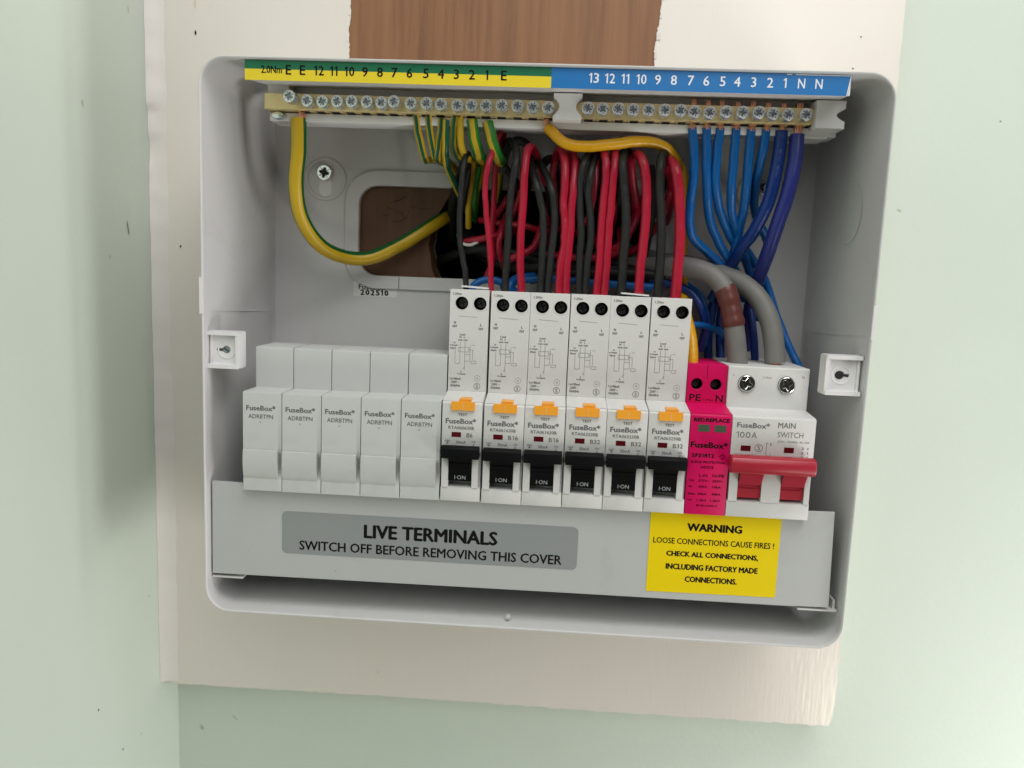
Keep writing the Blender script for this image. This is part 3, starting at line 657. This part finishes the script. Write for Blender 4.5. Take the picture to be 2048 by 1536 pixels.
for t, x, z, wd, h in (('SURGE PROTECTION', 8.7, 23.7, 14.8, 1.1), ('DEVICE', 8.5, 21.4, 5.6, 1.2), ('L-N', 7.0, 17.7, 3.6, 1.3), ('N-PE', 13.6, 17.8, 5.0, 1.3), ('Uc:', 2.3, 15.4, 2.3, 1.0), ('275V~', 7.5, 15.4, 5.0, 1.0), ('255V~', 13.6, 15.4, 5.0, 1.0), ('In:', 2.0, 12.7, 1.6, 1.0), ('20kA', 7.2, 12.7, 3.9, 1.0), ('10kA', 13.2, 12.7, 3.9, 1.0), ('Imax:', 2.6, 9.4, 3.3, 1.0), ('40kA', 7.1, 9.4, 4.0, 1.0), ('40kA', 13.2, 9.5, 4.0, 1.0), ('Up:', 2.0, 6.5, 2.2, 1.0), ('1.3kV', 7.1, 6.5, 4.2, 1.0), ('1.5kV', 13.0, 6.6, 4.2, 1.0), ('BS EN 61643-11', 9.4, 4.2, 9.0, .9)):
    g.text(t, x0+x, z, wd, h, y, MAGINK, bold=.035)
g.emit('case', sp)
for cx in (4.4, 12.9):
    g = G(); g.plate([circ(x0+cx, 56, 2.5)], SY+7.6, SY+7.95, HOLE); g.lathe([(2.52, SY+.8), (2.52, SY+7.7)], x0+cx, 56, HOLE, 24); g.lathe([(1.7, SY+4.6), (2.1, SY+5), (2.1, SY+7.7)], x0+cx, 56, BORE, 18); g.emit('terminal_screw', sp)
for xa in (3.4, 10.4):
    g = G(); g.box(x0+xa, x0+xa+5.0, -.10, -.02, 37.2, 40.3, WINGRN); g.emit('status_window', sp)

# main switch
mw = thing('main_switch', (234, 30, -20), 'double width grey main switch with a red handle at the right end of the row', 'main switch')
x0 = 216.25; x1 = x0+35.6
g = G()
g.prism_x([(0, 0), (0, 7.0), (7, 7.8), (7, 23), (0, 23), (0, 44.2), (.8, 45), (SY-1.2, 46.2), (SY-1.2, 64.6), (SY-.8, 65), (60, 65), (60, -35), (12, -35), (12, 0)], x0, x1, BREAKW, bev=.3)
for a, b in ((.5, 4.2), (14.5, 22.6), (32.9, 35.2)): g.box(x0+a, x0+b, -.4, 7, 7.1, 22.5, BREAKW, bev=.3)
y = -.06
g.text('FuseBox*', x0+9.0, 41.0, 14.0, 2.4, y, INK, bold=.03); g.text('MAIN', x0+23.2, 41.6, 7.4, 2.4, y, INK, bold=.012); g.text('100A', x0+6.3, 36.7, 9.0, 2.7, y, INK); g.text('SWITCH', x0+25.0, 37.5, 11.0, 2.4, y, INK)
g.text('230V~  50/60Hz  AC-22A', x0+26.6, 34.5, 13.6, .9, y, INK); g.text('BS EN 60947-3', x0+6.6, 27.9, 9.0, .8, y, INK)
g.ring(x0+12.0, 31.2, 1.75, .25, y, INK); g.text('S', x0+12.0, 31.2, 1.3, 2.0, y, INK, bold=.01)
g.line(x0+15.2, 33.5, x0+15.2, 28, y, .22, INK); g.line(x0+15.2, 33.5, x0+16.0, 33.5, y, .22, INK); g.line(x0+15.2, 28, x0+16.0, 28, y, .22, INK); g.text('1', x0+17, 33, .5, 1, y, INK); g.text('2', x0+17, 28.6, .6, 1, y, INK)
for z in (31.8, 29.8, 27.8): g.text('3 1', x0+31.6, z, 3.0, 1.2, y, INK)
yy = SY-1.26
g.text('L', x0+2.4, 61.2, .7, 1.2, yy, LTINK); g.text('N', x0+33, 61.2, 1.0, 1.2, yy, LTINK); g.text('2.5Nm', x0+17.2, 60.4, 4, .9, yy, LTINK)
g.emit('case', mw)
for xa in (4.3, 22.8):
    g = G(); g.box(x0+xa, x0+xa+4.2, -.10, -.02, 29.6, 32.0, WINRED); g.emit('indicator_window', mw)
g = G()
g.prism_x([(-3, 20.9), (-6.2, 20.9), (-7.6, 21.8), (-8.2, 23.5), (-8.2, 26), (-7.4, 27.8), (-5.8, 28.6), (-3, 28.7), (-1.2, 27.5), (-1.2, 21.6)], x0-.9, x0+34.9, REDH, bev=.7, seg=3)
for a, b in ((4.5, 14.3), (22.8, 32.7)):
    g.prism_x([(-4, 21.2), (-2.4, 18.5), (-.6, 15.6), (-.2, 14.6), (.6, 14.4), (.6, 13.2), (.2, 12.8), (.4, 8.7), (6.9, 8.2), (6.9, 22.9), (-1, 22.9)], x0+a, x0+b, REDH)
g.emit('switch_handle', mw)
src = None
for cx, ro in ((224.4, .35), (242.0, 1.1)):
    g = G(); g.plate([circ(cx, 57.4, 4.4), circ(cx, 57.4, 3.85)], SY-1.27, SY-1.1, BREAKW, bev=.05); g.plate([circ(cx, 57.4, 3.85)], SY-1.24, SY-1.21, HOLE); g.emit('screw_recess', mw)
    if src is None:
        g = driver_screw(3.7, 2.0, CHROME, body=5, depth=1.2, hole_mt=DKMET)
        for t in range(0, 360, 30): g.line(2.3*math.cos(math.radians(t)), 2.3*math.sin(math.radians(t)), 3.3*math.cos(math.radians(t)), 3.3*math.sin(math.radians(t)), -.05, .35, DKMET)
        src = g.emit('terminal_screw', origin=(0, 0, 0)); screw_at(mw, '', src, cx, SY-2.2, 57.4, ro)
    else: screw_at(mw, '', src, cx, SY-2.2, 57.4, ro)

# ================================================================== busbar cover
cv = thing('busbar_cover', (125, 4.7, -42), 'long grey plastic cover strip with warning labels below the row of modules', 'cover strip')
g = G(); XA, XZ = X0+2.0, 265.6
g.plate([[(XA, -42.0), (XZ+.4, -40.9), (XZ-.9, 3.2), (252.5, 3.0), (252.3, -.3), (-.1, -.3), (-.3, 2.0), (XA+.3, 2.2)]], 3.9, 5.5, COVER, bev=.25)
g.box(-14, 262, 5.45, 66, -41.9, -40.9, COVER); g.emit('cover_plate', cv)
g = G()
def corners(*q, Y): return [tuple(at(u, v, Y)[k] for k in (0, 2)) for u, v in q]
g.plate([rrect(16.6, 152.6, -30.2, -10.1, 2.4, 5)], 3.80, 3.87, GREYL)
c = at(861, 1060, 3.7); g.text('LIVE TERMINALS', c.x, -17.6, 61.5, 6.5, 3.74, DKINK, bold=.042)
g.text('SWITCH OFF BEFORE REMOVING THIS COVER', 85.2, -25.9, 121, 4.5, 3.74, DKINK, bold=.024)
g.emit('live_terminals_label', cv)
g = G(); g.plate([[(184.3, -38.0), (241.9, -37.6), (241.9, -.9), (184.3, -.9)]], 3.76, 3.87, YELLW)
for t, u0, u1, v, h, bo in (('WARNING', 1374, 1485, 1057, 3.7, .055), ('LOOSE CONNECTIONS CAUSE FIRES !', 1306, 1549, 1086, 2.7, .018), ('CHECK ALL CONNECTIONS,', 1332, 1517, 1112, 2.8, .048), ('INCLUDING FACTORY MADE', 1331, 1516, 1137, 2.7, .048), ('CONNECTIONS.', 1369, 1474, 1161, 2.7, .048)):
    a = at(u0, v, 3.7); b = at(u1, v, 3.7); m_ = at((u0+u1)/2, v, 3.7); g.text(t, (a.x+b.x)/2, m_.z, b.x-a.x, h, 3.70, DKINK, bold=bo)
g.emit('warning_sticker', cv)

# ================================================================== wires
def wire(name, label, cat, pts, r, mt, group, stripe=None, ref=(0, -1, 0), copper=None, extra=None, n=14, twist=0):
    P = [at(*p) if len(p) == 3 else Vector(p[1:]) for p in pts]
    if r < 3 and len(P) > 4:
        rw = random.Random(label); D = spline(P, 3); P = [D[0], D[1]]+[q+Vector((rw.gauss(0, .075), rw.gauss(0, .07), rw.gauss(0, .05))) for q in D[2:-2]]+[D[-2], D[-1]]
    g = G(); g.tube(P, r, mt, n=n, stripe=stripe, ref=ref, twist=twist)
    if not copper and not extra:
        o = g.emit(name, ang=60); return tag(o, label, cat, group)
    root = thing(name, P[0], label, cat, group); g.emit('insulation', root, ang=60)
    if copper:
        for seg, cr in copper:
            h = G(); Q = [at(*p) if len(p) == 3 else Vector(p[1:]) for p in seg]
            if cr > 1.2:                                          # stranded end: several thin strands side by side
                for k in range(7):
                    a = 2*math.pi*k/7; d = Vector((math.cos(a), math.sin(a), 0))*cr*.62
                    h.tube([q+d for q in Q], cr*.36, COPPER, n=8, smooth=False)
            else: h.tube(Q, cr, COPPER, n=10, smooth=False)
            h.emit('copper_end', root, ang=60)
    if extra: extra(root)
    return root
GN = 'red circuit wires entering the breakers'; GB = 'black circuit wires entering the breakers'
T = 93.9; YW = 25
def feed(kind, label, pts, r, tail):
    """pts from the breaker top upwards in the picture plane, tail = points that bend back into the box"""
    P = [('m', at(pts[0][0], pts[0][1], YW).x, YW, T-4)] + [(u, v, YW) for u, v in pts] + tail
    return wire('red_wire' if kind == 'r' else 'black_wire', label, 'wire', P, r, W_RED if kind == 'r' else W_BLK, GN if kind == 'r' else GB)
feed('b', 'thin black wire rising from the left hole of the B6 breaker', [(932, 575), (930, 540), (921, 490), (919, 440), (922, 385), (927, 335)], 1.35, [(932, 312, 29), (938, 312, 36), (936, 350, 46), (928, 400, 60), (922, 440, 78)])
feed('r', 'thin red wire rising from the right hole of the B6 breaker', [(982, 580), (981, 530), (977, 470), (971, 410), (971, 360), (980, 320)], 1.35, [(990, 290, 30), (1003, 258, 38), (1008, 250, 48), (1006, 300, 60), (1000, 380, 72)])
feed('b', 'black wire rising from the left hole of the B16 next to B6', [(1010, 585), (1013, 530), (1016, 470), (1019, 420), (1024, 365), (1033, 320)], 1.75, [(1030, 290, 34), (1015, 283, 44), (1000, 300, 56), (990, 350, 70)])
feed('r', 'stout red wire rising from the right hole of the B16 next to B6', [(1043, 588), (1040, 520), (1043, 450), (1047, 390), (1050, 335)], 1.85, [(1056, 298, 29), (1068, 300, 38), (1085, 345, 48), (1098, 385, 62), (1100, 430, 78)])
feed('b', 'left one of two black wires in the B16 next to B32', [(1081, 588), (1084, 520), (1087, 455), (1083, 410), (1073, 370)], 1.75, [(1064, 340, 32), (1060, 320, 42), (1050, 340, 58), (1040, 400, 76)])
feed('b', 'right one of two black wires in the B16 next to B32', [(1095, 590), (1100, 525), (1107, 470), (1109, 420), (1102, 375)], 1.75, [(1090, 345, 32), (1075, 325, 42), (1060, 350, 60), (1050, 420, 80)])
feed('r', 'left one of two red wires in the B16 next to B32', [(1117, 590), (1120, 540), (1128, 490), (1130, 450), (1127, 400), (1131, 345)], 1.9, [(1126, 306, 30), (1116, 302, 40), (1108, 335, 52), (1104, 390, 66), (1100, 450, 80)])
feed('r', 'right one of two red wires in the B16 next to B32', [(1132, 590), (1134, 530), (1140, 475), (1143, 420), (1147, 370)], 1.85, [(1150, 325, 29), (1145, 300, 38), (1138, 330, 54), (1132, 400, 74)])
feed('b', 'left one of two black wires in the B32 next to B16', [(1158, 590), (1159, 520), (1162, 465), (1160, 420), (1160, 370), (1168, 328)], 1.75, [(1178, 308, 32), (1186, 312, 44), (1184, 360, 62), (1176, 430, 80)])
feed('b', 'right one of two black wires in the B32 next to B16', [(1171, 590), (1174, 530), (1181, 480), (1181, 430), (1176, 385), (1182, 345)], 1.75, [(1192, 315, 32), (1202, 305, 44), (1206, 350, 62), (1200, 430, 80)])
feed('r', 'left one of two red wires in the B32 next to B16', [(1193, 590), (1198, 530), (1201, 470), (1205, 420), (1210, 370), (1212, 325)], 1.8, [(1205, 297, 31), (1194, 300, 44), (1190, 350, 62), (1186, 420, 80)])
feed('r', 'right one of two red wires in the B32 next to B16', [(1208, 590), (1213, 530), (1216, 480), (1220, 430), (1224, 380), (1229, 330)], 1.85, [(1231, 298, 30), (1229, 292, 40), (1222, 330, 60), (1214, 400, 78)])
feed('b', 'thick black wire in the B32 between two others', [(1243, 586), (1246, 520), (1251, 460), (1251, 415), (1248, 370), (1245, 330)], 2.15, [(1248, 306, 31), (1258, 308, 44), (1262, 360, 60), (1256, 440, 80)])
feed('r', 'thick red wire in the B32 between two others', [(1277, 592), (1281, 530), (1289, 465), (1292, 410), (1292, 360), (1286, 325)], 2.15, [(1275, 308, 31), (1262, 318, 44), (1266, 370, 54), (1272, 420, 62), (1262, 460, 78)])
feed('b', 'thick black wire in the B32 next to the magenta module', [(1316, 592), (1319, 540), (1323, 480), (1322, 420), (1319, 370), (1321, 330)], 2.15, [(1326, 309, 31), (1334, 312, 44), (1326, 370, 58), (1306, 440, 78)])
feed('r', 'thickest red wire in the B32 next to the magenta module', [(1350, 597), (1355, 540), (1359, 480), (1359, 425), (1357, 375), (1351, 340)], 2.4, [(1341, 322, 31), (1334, 330, 44), (1345, 380, 58), (1330, 450, 78)])
# tangle behind, running out of the hole in the board
GT = 'loose red and black wires tangled inside the box'
def tangle(k, label, pts, r, mt): wire('red_wire' if mt is W_RED else 'black_wire' if mt is W_BLK else 'glint_strip', label, 'wire', pts, r, mt, GT)
tangle(0, 'dark red wire hanging straight down under terminal E', [(1004, 250, 40), (1001, 280, 44), (992, 330, 50), (988, 400, 54), (985, 470, 56), (985, 520, 58), (970, 560, 62)], 1.5, W_RED)
tangle(0, 'short level red wire with a frayed white sheath behind the B6 wires', [(930, 484, 60), (950, 480, 57), (980, 474, 55), (1010, 468, 60), (1040, 460, 72)], 1.7, W_RED)  # the white beside it is a painted reflection, not part of this wire
tangle(0, 'red wire curving down behind the B16 next to B6', [(1090, 430, 58), (1082, 460, 54), (1068, 492, 50), (1045, 508, 48), (1018, 518, 52), (1000, 516, 64)], 1.8, W_RED)
tangle(0, 'red wire making a small upright bow behind the B16 wires', [(1012, 430, 64), (1003, 460, 56), (998, 490, 54), (1002, 515, 58), (1010, 540, 66)], 1.6, W_RED)
tangle(0, 'red wire crossing level through the middle of the tangle', [(960, 440, 72), (1000, 446, 62), (1050, 452, 58), (1090, 462, 62), (1130, 455, 70)], 1.6, W_RED)
tangle(0, 'red wire slanting up behind the black B16 wire', [(985, 440, 62), (1000, 420, 60), (1016, 395, 62), (1030, 370, 70)], 1.6, W_RED)
tangle(0, 'red wire crossing low behind the middle breaker wires', [(1095, 508, 60), (1140, 514, 54), (1185, 516, 52), (1225, 508, 54), (1240, 490, 60), (1240, 460, 74)], 1.8, W_RED)
tangle(0, 'red wire curling behind the thick black B32 wire', [(1180, 470, 74), (1210, 500, 60), (1240, 490, 56), (1262, 460, 56), (1275, 420, 60), (1270, 380, 70)], 1.9, W_RED)
tangle(0, 'dark red wire behind the left pair of B16 reds', [(1112, 310, 46), (1107, 350, 50), (1110, 400, 56), (1106, 450, 62), (1100, 490, 72)], 1.6, W_RED)
tangle(0, 'dark red wire bowed behind the central black wires', [(1190, 310, 50), (1190, 370, 56), (1178, 430, 60), (1150, 470, 66)], 1.5, W_RED)
tangle(0, 'red wire sagging behind the right hand B32 wires', [(1345, 360, 56), (1330, 420, 60), (1300, 470, 62), (1260, 505, 66), (1210, 515, 74)], 1.7, W_RED)
tangle(0, 'black wire sloping down from the thin green loops', [(1000, 320, 42), (1012, 338, 46), (1030, 360, 54), (1040, 395, 66)], 1.8, W_BLK)
tangle(0, 'fat black wire bent over in an arch under terminal E', [(1005, 345, 46), (1012, 305, 42), (1032, 282, 40), (1055, 290, 42), (1075, 320, 46), (1095, 370, 56), (1105, 430, 72)], 2.0, W_BLK)
tangle(0, 'black wire lying low behind the B16 breakers', [(880, 520, 92), (940, 500, 72), (1000, 500, 64), (1070, 520, 62), (1140, 540, 64), (1200, 550, 66)], 2.4, W_BLK)
tangle(0, 'black wire dropping behind the two central pairs', [(1165, 330, 52), (1148, 390, 58), (1140, 460, 62), (1150, 540, 64)], 1.8, W_BLK)
tangle(0, 'black wire hidden behind the thick red B32 wires', [(1300, 330, 54), (1306, 400, 56), (1296, 470, 58), (1282, 540, 58)], 2.2, W_BLK)
tangle(0, 'black wire bulging at the left side of the bundle', [(935, 320, 36), (926, 340, 44), (915, 370, 56), (905, 420, 78), (905, 480, 96)], 2.6, W_BLK)
tangle(0, 'dark wire crossing level just above the breaker tops', [(1060, 560, 56), (1120, 548, 54), (1200, 545, 52), (1290, 548, 50), (1330, 555, 50)], 2.2, W_BLK)
tangle(0, 'frayed end of white sheath showing left of the red wires', [(916, 470, 60), (922, 485, 57), (940, 490, 56), (956, 484, 56)], .8, W_GLINT)  # white strip painted in for a small reflection among the wires
tangle(0, 'black wire arching high behind the B16 next to B32', [(1085, 330, 50), (1100, 318, 48), (1120, 340, 54), (1118, 420, 62), (1090, 480, 74), (1060, 500, 98)], 2.1, W_BLK)
tangle(0, 'black wire looping behind the middle of the red wires', [(1135, 330, 54), (1150, 318, 52), (1160, 360, 58), (1150, 440, 66), (1110, 490, 84)], 2.1, W_BLK)
tangle(0, 'black wire looping close behind the middle B32 reds', [(1215, 325, 52), (1232, 315, 52), (1240, 360, 60), (1225, 440, 68), (1180, 490, 88)], 2.2, W_BLK)
tangle(0, 'black sheathed cable crossing the hole just above the breakers', [(930, 470, 120), (980, 515, 84), (1060, 533, 66), (1150, 536, 60), (1240, 545, 60), (1320, 552, 60)], 4.2, W_BLK)
tangle(0, 'black sheathed cable leaving the hole beside the yellow earth cable', [(900, 440, 130), (930, 470, 92), (970, 500, 76), (1030, 512, 72), (1110, 505, 80), (1150, 470, 110)], 4.2, W_BLK)
tangle(0, 'red wire dropping steeply behind the thin black B6 wire', [(1050, 340, 56), (1040, 390, 60), (1020, 440, 68), (990, 470, 90)], 1.6, W_RED)
tangle(0, 'red wire folded over behind the thick black B32 wire', [(1230, 320, 50), (1222, 370, 58), (1228, 430, 64), (1215, 480, 80)], 1.7, W_RED)
# earth wires
GE = 'green and yellow earth wires'
def halves(n, k0, k1): return set((j % n) for j in range(k0, k1))
TWIST = -.8
W_EDGE = wire_mat('edge_green_pvc', (.006, .10, .022))
wire('earth_cable', 'thick yellow cable with green edges looping from the first earth terminal to the hole', 'earth wire',
     [(597, 236, 28), (597, 300, 29), (592, 370, 32), (603, 435, 38), (640, 490, 47), (690, 514, 56), (742, 515, 62), (800, 490, 66), (850, 460, 71), (885, 438, 80), (915, 420, 100), (935, 410, 125)], 3.55, W_YEL, GE,
     stripe=(W_EDGE, halves(20, 3, 6) | halves(20, 14, 17)), n=20, twist=TWIST, copper=[([(604, 236, 27), (604, 218, 27)], 1.5)])
def small(label, pts, r, k0, k1, base=W_YEL, st=W_TEAL): return wire('earth_wire', label, 'earth wire', pts, r, base, GE, stripe=(st, halves(14, k0, k1)))
small('slim striped earth wire farthest left, under number 6', [(831, 222, 28), (836, 262, 29), (846, 305, 31), (851, 319, 36), (853, 320, 56), (880, 322, 64), (915, 350, 76), (930, 390, 96)], 1.75, -1, 1)
small('slim striped earth wire under number 5', [(856, 222, 28), (860, 262, 29), (867, 303, 31), (872, 317, 36), (874, 318, 56), (895, 322, 66), (918, 352, 78), (930, 400, 98)], 1.75, -1, 1)
small('slim striped earth wire leaning left under number 4', [(884, 236, 28), (881, 270, 29), (876, 308, 31), (877, 319, 36), (880, 320, 54), (898, 328, 64), (918, 364, 78)], 1.75, -1, 1)
small('slim earth wire with a yellow face under number 4', [(892, 240, 27), (891, 290, 28), (892, 322, 32), (899, 346, 40), (911, 372, 50), (924, 400, 70), (934, 420, 96)], 1.6, -6, 0)
small('slim striped earth wire under number 3', [(911, 230, 28), (907, 265, 29), (908, 296, 31), (917, 316, 37), (926, 322, 52), (932, 350, 66), (936, 400, 90)], 1.75, -1, 1)
small('yellow faced earth wire hooking right under number 3', [(920, 230, 28), (922, 285, 28), (929, 309, 30), (941, 320, 36), (946, 330, 48), (940, 380, 60), (937, 420, 66), (937, 455, 72)], 1.6, 5, 10)
small('thicker green and yellow earth wire under number 2', [(944, 240, 28), (949, 278, 28), (956, 306, 30), (961, 317, 36), (962, 322, 52), (952, 380, 66), (948, 430, 80)], 2.6, -1, 1, base=W_GRN, st=W_YEL)
small('thicker green and yellow earth wire under number 1', [(975, 244, 28), (985, 283, 28), (996, 314, 30), (1001, 322, 37), (1000, 330, 54), (990, 400, 72)], 2.6, 0, 2, base=W_GRN, st=W_YEL)
small('dim green earth wire hanging behind the thin red wire', [(958, 330, 50), (952, 370, 60), (948, 410, 66), (950, 440, 76)], 1.6, 0, 14, st=W_GRN)
wire('earth_cable', 'plain amber yellow cable curving right from the last earth terminal', 'earth wire',
     [(1096, 256, 27), (1108, 268, 25), (1130, 286, 24), (1165, 293, 24), (1220, 289, 25), (1280, 283, 28), (1325, 292, 33), (1352, 320, 40), (1367, 360, 48), (1368, 420, 58), (1366, 480, 64), (1364, 540, 58), (1370, 610, 44), (1384, 680, 30), (1386, 726, 25), (1387, 745, 25)], 2.45, W_AMB, GE, copper=[([(1092, 252, 27.5), (1094, 232, 27)], 1.4)])
# neutral wires
GU = 'blue wires hanging from the neutral bar'
def neutral(label, pts, r, mt, cr=1.45):
    u = pts[0][0]; x = at(*pts[0]).x
    return wire('neutral_wire', label, 'wire', pts, r, mt, GU, copper=[([('m', x, 27.2, at(*pts[0]).z-1), ('m', x, 27.0, ZBAR+6.4+random.uniform(-.5, .9))], cr)])
neutral('bright blue wire hanging under number 7, leftmost blue', [(1384, 256, 28), (1388, 310, 29), (1387, 355, 31), (1381, 400, 34), (1379, 445, 37), (1386, 475, 40), (1412, 502, 44), (1440, 528, 48), (1462, 560, 54), (1470, 620, 60)], 2.1, W_BLU)
neutral('bright blue wire hanging under number 6', [(1413, 256, 28), (1413, 320, 29), (1414, 380, 33), (1419, 435, 38), (1432, 475, 42), (1450, 508, 46), (1470, 540, 52), (1490, 600, 60)], 2.1, W_BLU)
neutral('bright blue wire hanging under number 5', [(1440, 257, 28), (1434, 310, 29), (1431, 365, 32), (1438, 415, 37), (1453, 458, 42), (1470, 490, 47), (1490, 520, 54), (1510, 580, 62)], 2.1, W_BLU)
neutral('bright blue wire hanging under number 4', [(1472, 257, 28), (1468, 310, 29), (1463, 370, 32), (1463, 420, 37), (1472, 462, 42), (1484, 500, 48), (1500, 545, 56), (1520, 640, 62)], 2.1, W_BLU)
neutral('bright blue wire hanging under number 3', [(1502, 259, 28), (1498, 310, 29), (1494, 360, 32), (1489, 410, 36), (1480, 452, 41), (1470, 495, 46), (1455, 540, 52), (1420, 600, 58)], 2.1, W_BLU)
neutral('bright blue wire hanging under number 2', [(1532, 259, 28), (1524, 310, 30), (1513, 360, 36), (1508, 405, 44), (1515, 440, 52), (1530, 470, 56), (1540, 500, 60)], 2.1, W_BLU)
neutral('thick dark blue wire hanging under number 1', [(1563, 262, 28), (1557, 315, 28), (1546, 370, 28), (1530, 420, 30), (1508, 462, 34), (1482, 498, 40), (1460, 535, 48), (1440, 600, 56)], 2.9, W_DBLU, 1.4)
neutral('thickest navy wire hanging under the letter N', [(1594, 270, 28), (1590, 320, 27), (1576, 385, 27), (1556, 445, 30), (1536, 505, 36), (1516, 560, 46), (1500, 620, 56), (1495, 700, 60)], 3.25, W_NAVY, 1.9)
GQ = 'blue wires running low behind the modules'
def low(label, pts, r=1.8, mt=W_BLU): wire('blue_wire', label, 'wire', pts, r, mt, GQ)
low('blue wire arching out behind the top of the B6 breaker', [(938, 600, 46), (944, 576, 45), (962, 562, 46), (985, 560, 47), (1010, 568, 48), (1040, 590, 50)])
low('blue wire lying behind the tops of the B16 breakers', [(1000, 572, 50), (1050, 560, 50), (1110, 558, 50), (1180, 565, 50), (1250, 570, 48), (1310, 575, 46)])
low('short blue wire dropping beside the thick red of B16', [(1018, 600, 46), (1020, 572, 46), (1034, 556, 50), (1070, 552, 54)])
low('dark blue wire sloping down past the last B32 breaker top', [(1300, 560, 52), (1350, 570, 48), (1385, 588, 44), (1404, 620, 42), (1410, 660, 44), (1400, 700, 48)], 2.0, W_DBLU)
low('bright blue wire bowed down beside the brown sleeve', [(1372, 570, 56), (1398, 590, 50), (1410, 625, 46), (1412, 650, 48), (1408, 690, 54)], 1.9)
low('short shiny blue wire running level beside the brown sleeve', [(1385, 650, 40), (1410, 652, 42), (1440, 664, 46), (1470, 684, 54)], 1.7)
low('dark blue wire standing between the two grey cables', [(1490, 560, 58), (1500, 620, 54), (1508, 680, 50), (1510, 740, 48)], 1.9, W_DBLU)
low('dark blue wire falling behind the magenta module', [(1440, 560, 60), (1424, 620, 58), (1416, 680, 56), (1418, 740, 54)], 2.2, W_DBLU)
low('dark blue wire falling just left of the brown sleeve foot', [(1446, 600, 60), (1440, 660, 58), (1442, 740, 54)], 2.2, W_DBLU)
low('blue wire crossing under the navy wire and down right of the main switch', [(1470, 470, 50), (1500, 510, 52), (1530, 560, 56), (1553, 630, 54), (1578, 694, 50), (1600, 740, 47), (1612, 780, 48)], 1.9)
# supply cables
TAIL = [(1130, 480, 135), (1190, 508, 98), (1255, 528, 72), (1320, 534, 52), (1375, 534, 42), (1420, 548, 37), (1450, 580, 33.5), (1464, 630, 31.5), (1471, 680, 30.5), (1475, 722, 30), (1476, 745, 30)]
def sleeve(root):
    Q = [q for q in spline([at(*p) for p in TAIL], 16) if at(1467, 655, 31).z < q.z < at(1449, 577, 33.6).z and q.y < 36]
    h = G(); h.tube(Q, lambda f: 5.0+.18*math.sin(f*9)+.1*math.sin(f*23), W_BRN, n=20, smooth=False); h.emit('brown_sleeve', root, ang=60)
wire('supply_cable', 'grey supply cable with a brown sleeve entering the left of the main switch', 'supply cable',
     TAIL, 4.7, W_GREY, 'grey supply cables', n=20, extra=sleeve)
wire('supply_cable', 'plain grey supply cable arching to the right of the main switch', 'supply cable',
     [(1160, 460, 140), (1230, 495, 100), (1310, 520, 70), (1375, 530, 57), (1420, 542, 50), (1475, 562, 44), (1513, 592, 38), (1537, 635, 34), (1547, 680, 32), (1550, 726, 31)], 4.7, W_GREY, 'grey supply cables', n=20, copper=[([(1550, 724, 31), (1550, 745, 31)], 2.6)])
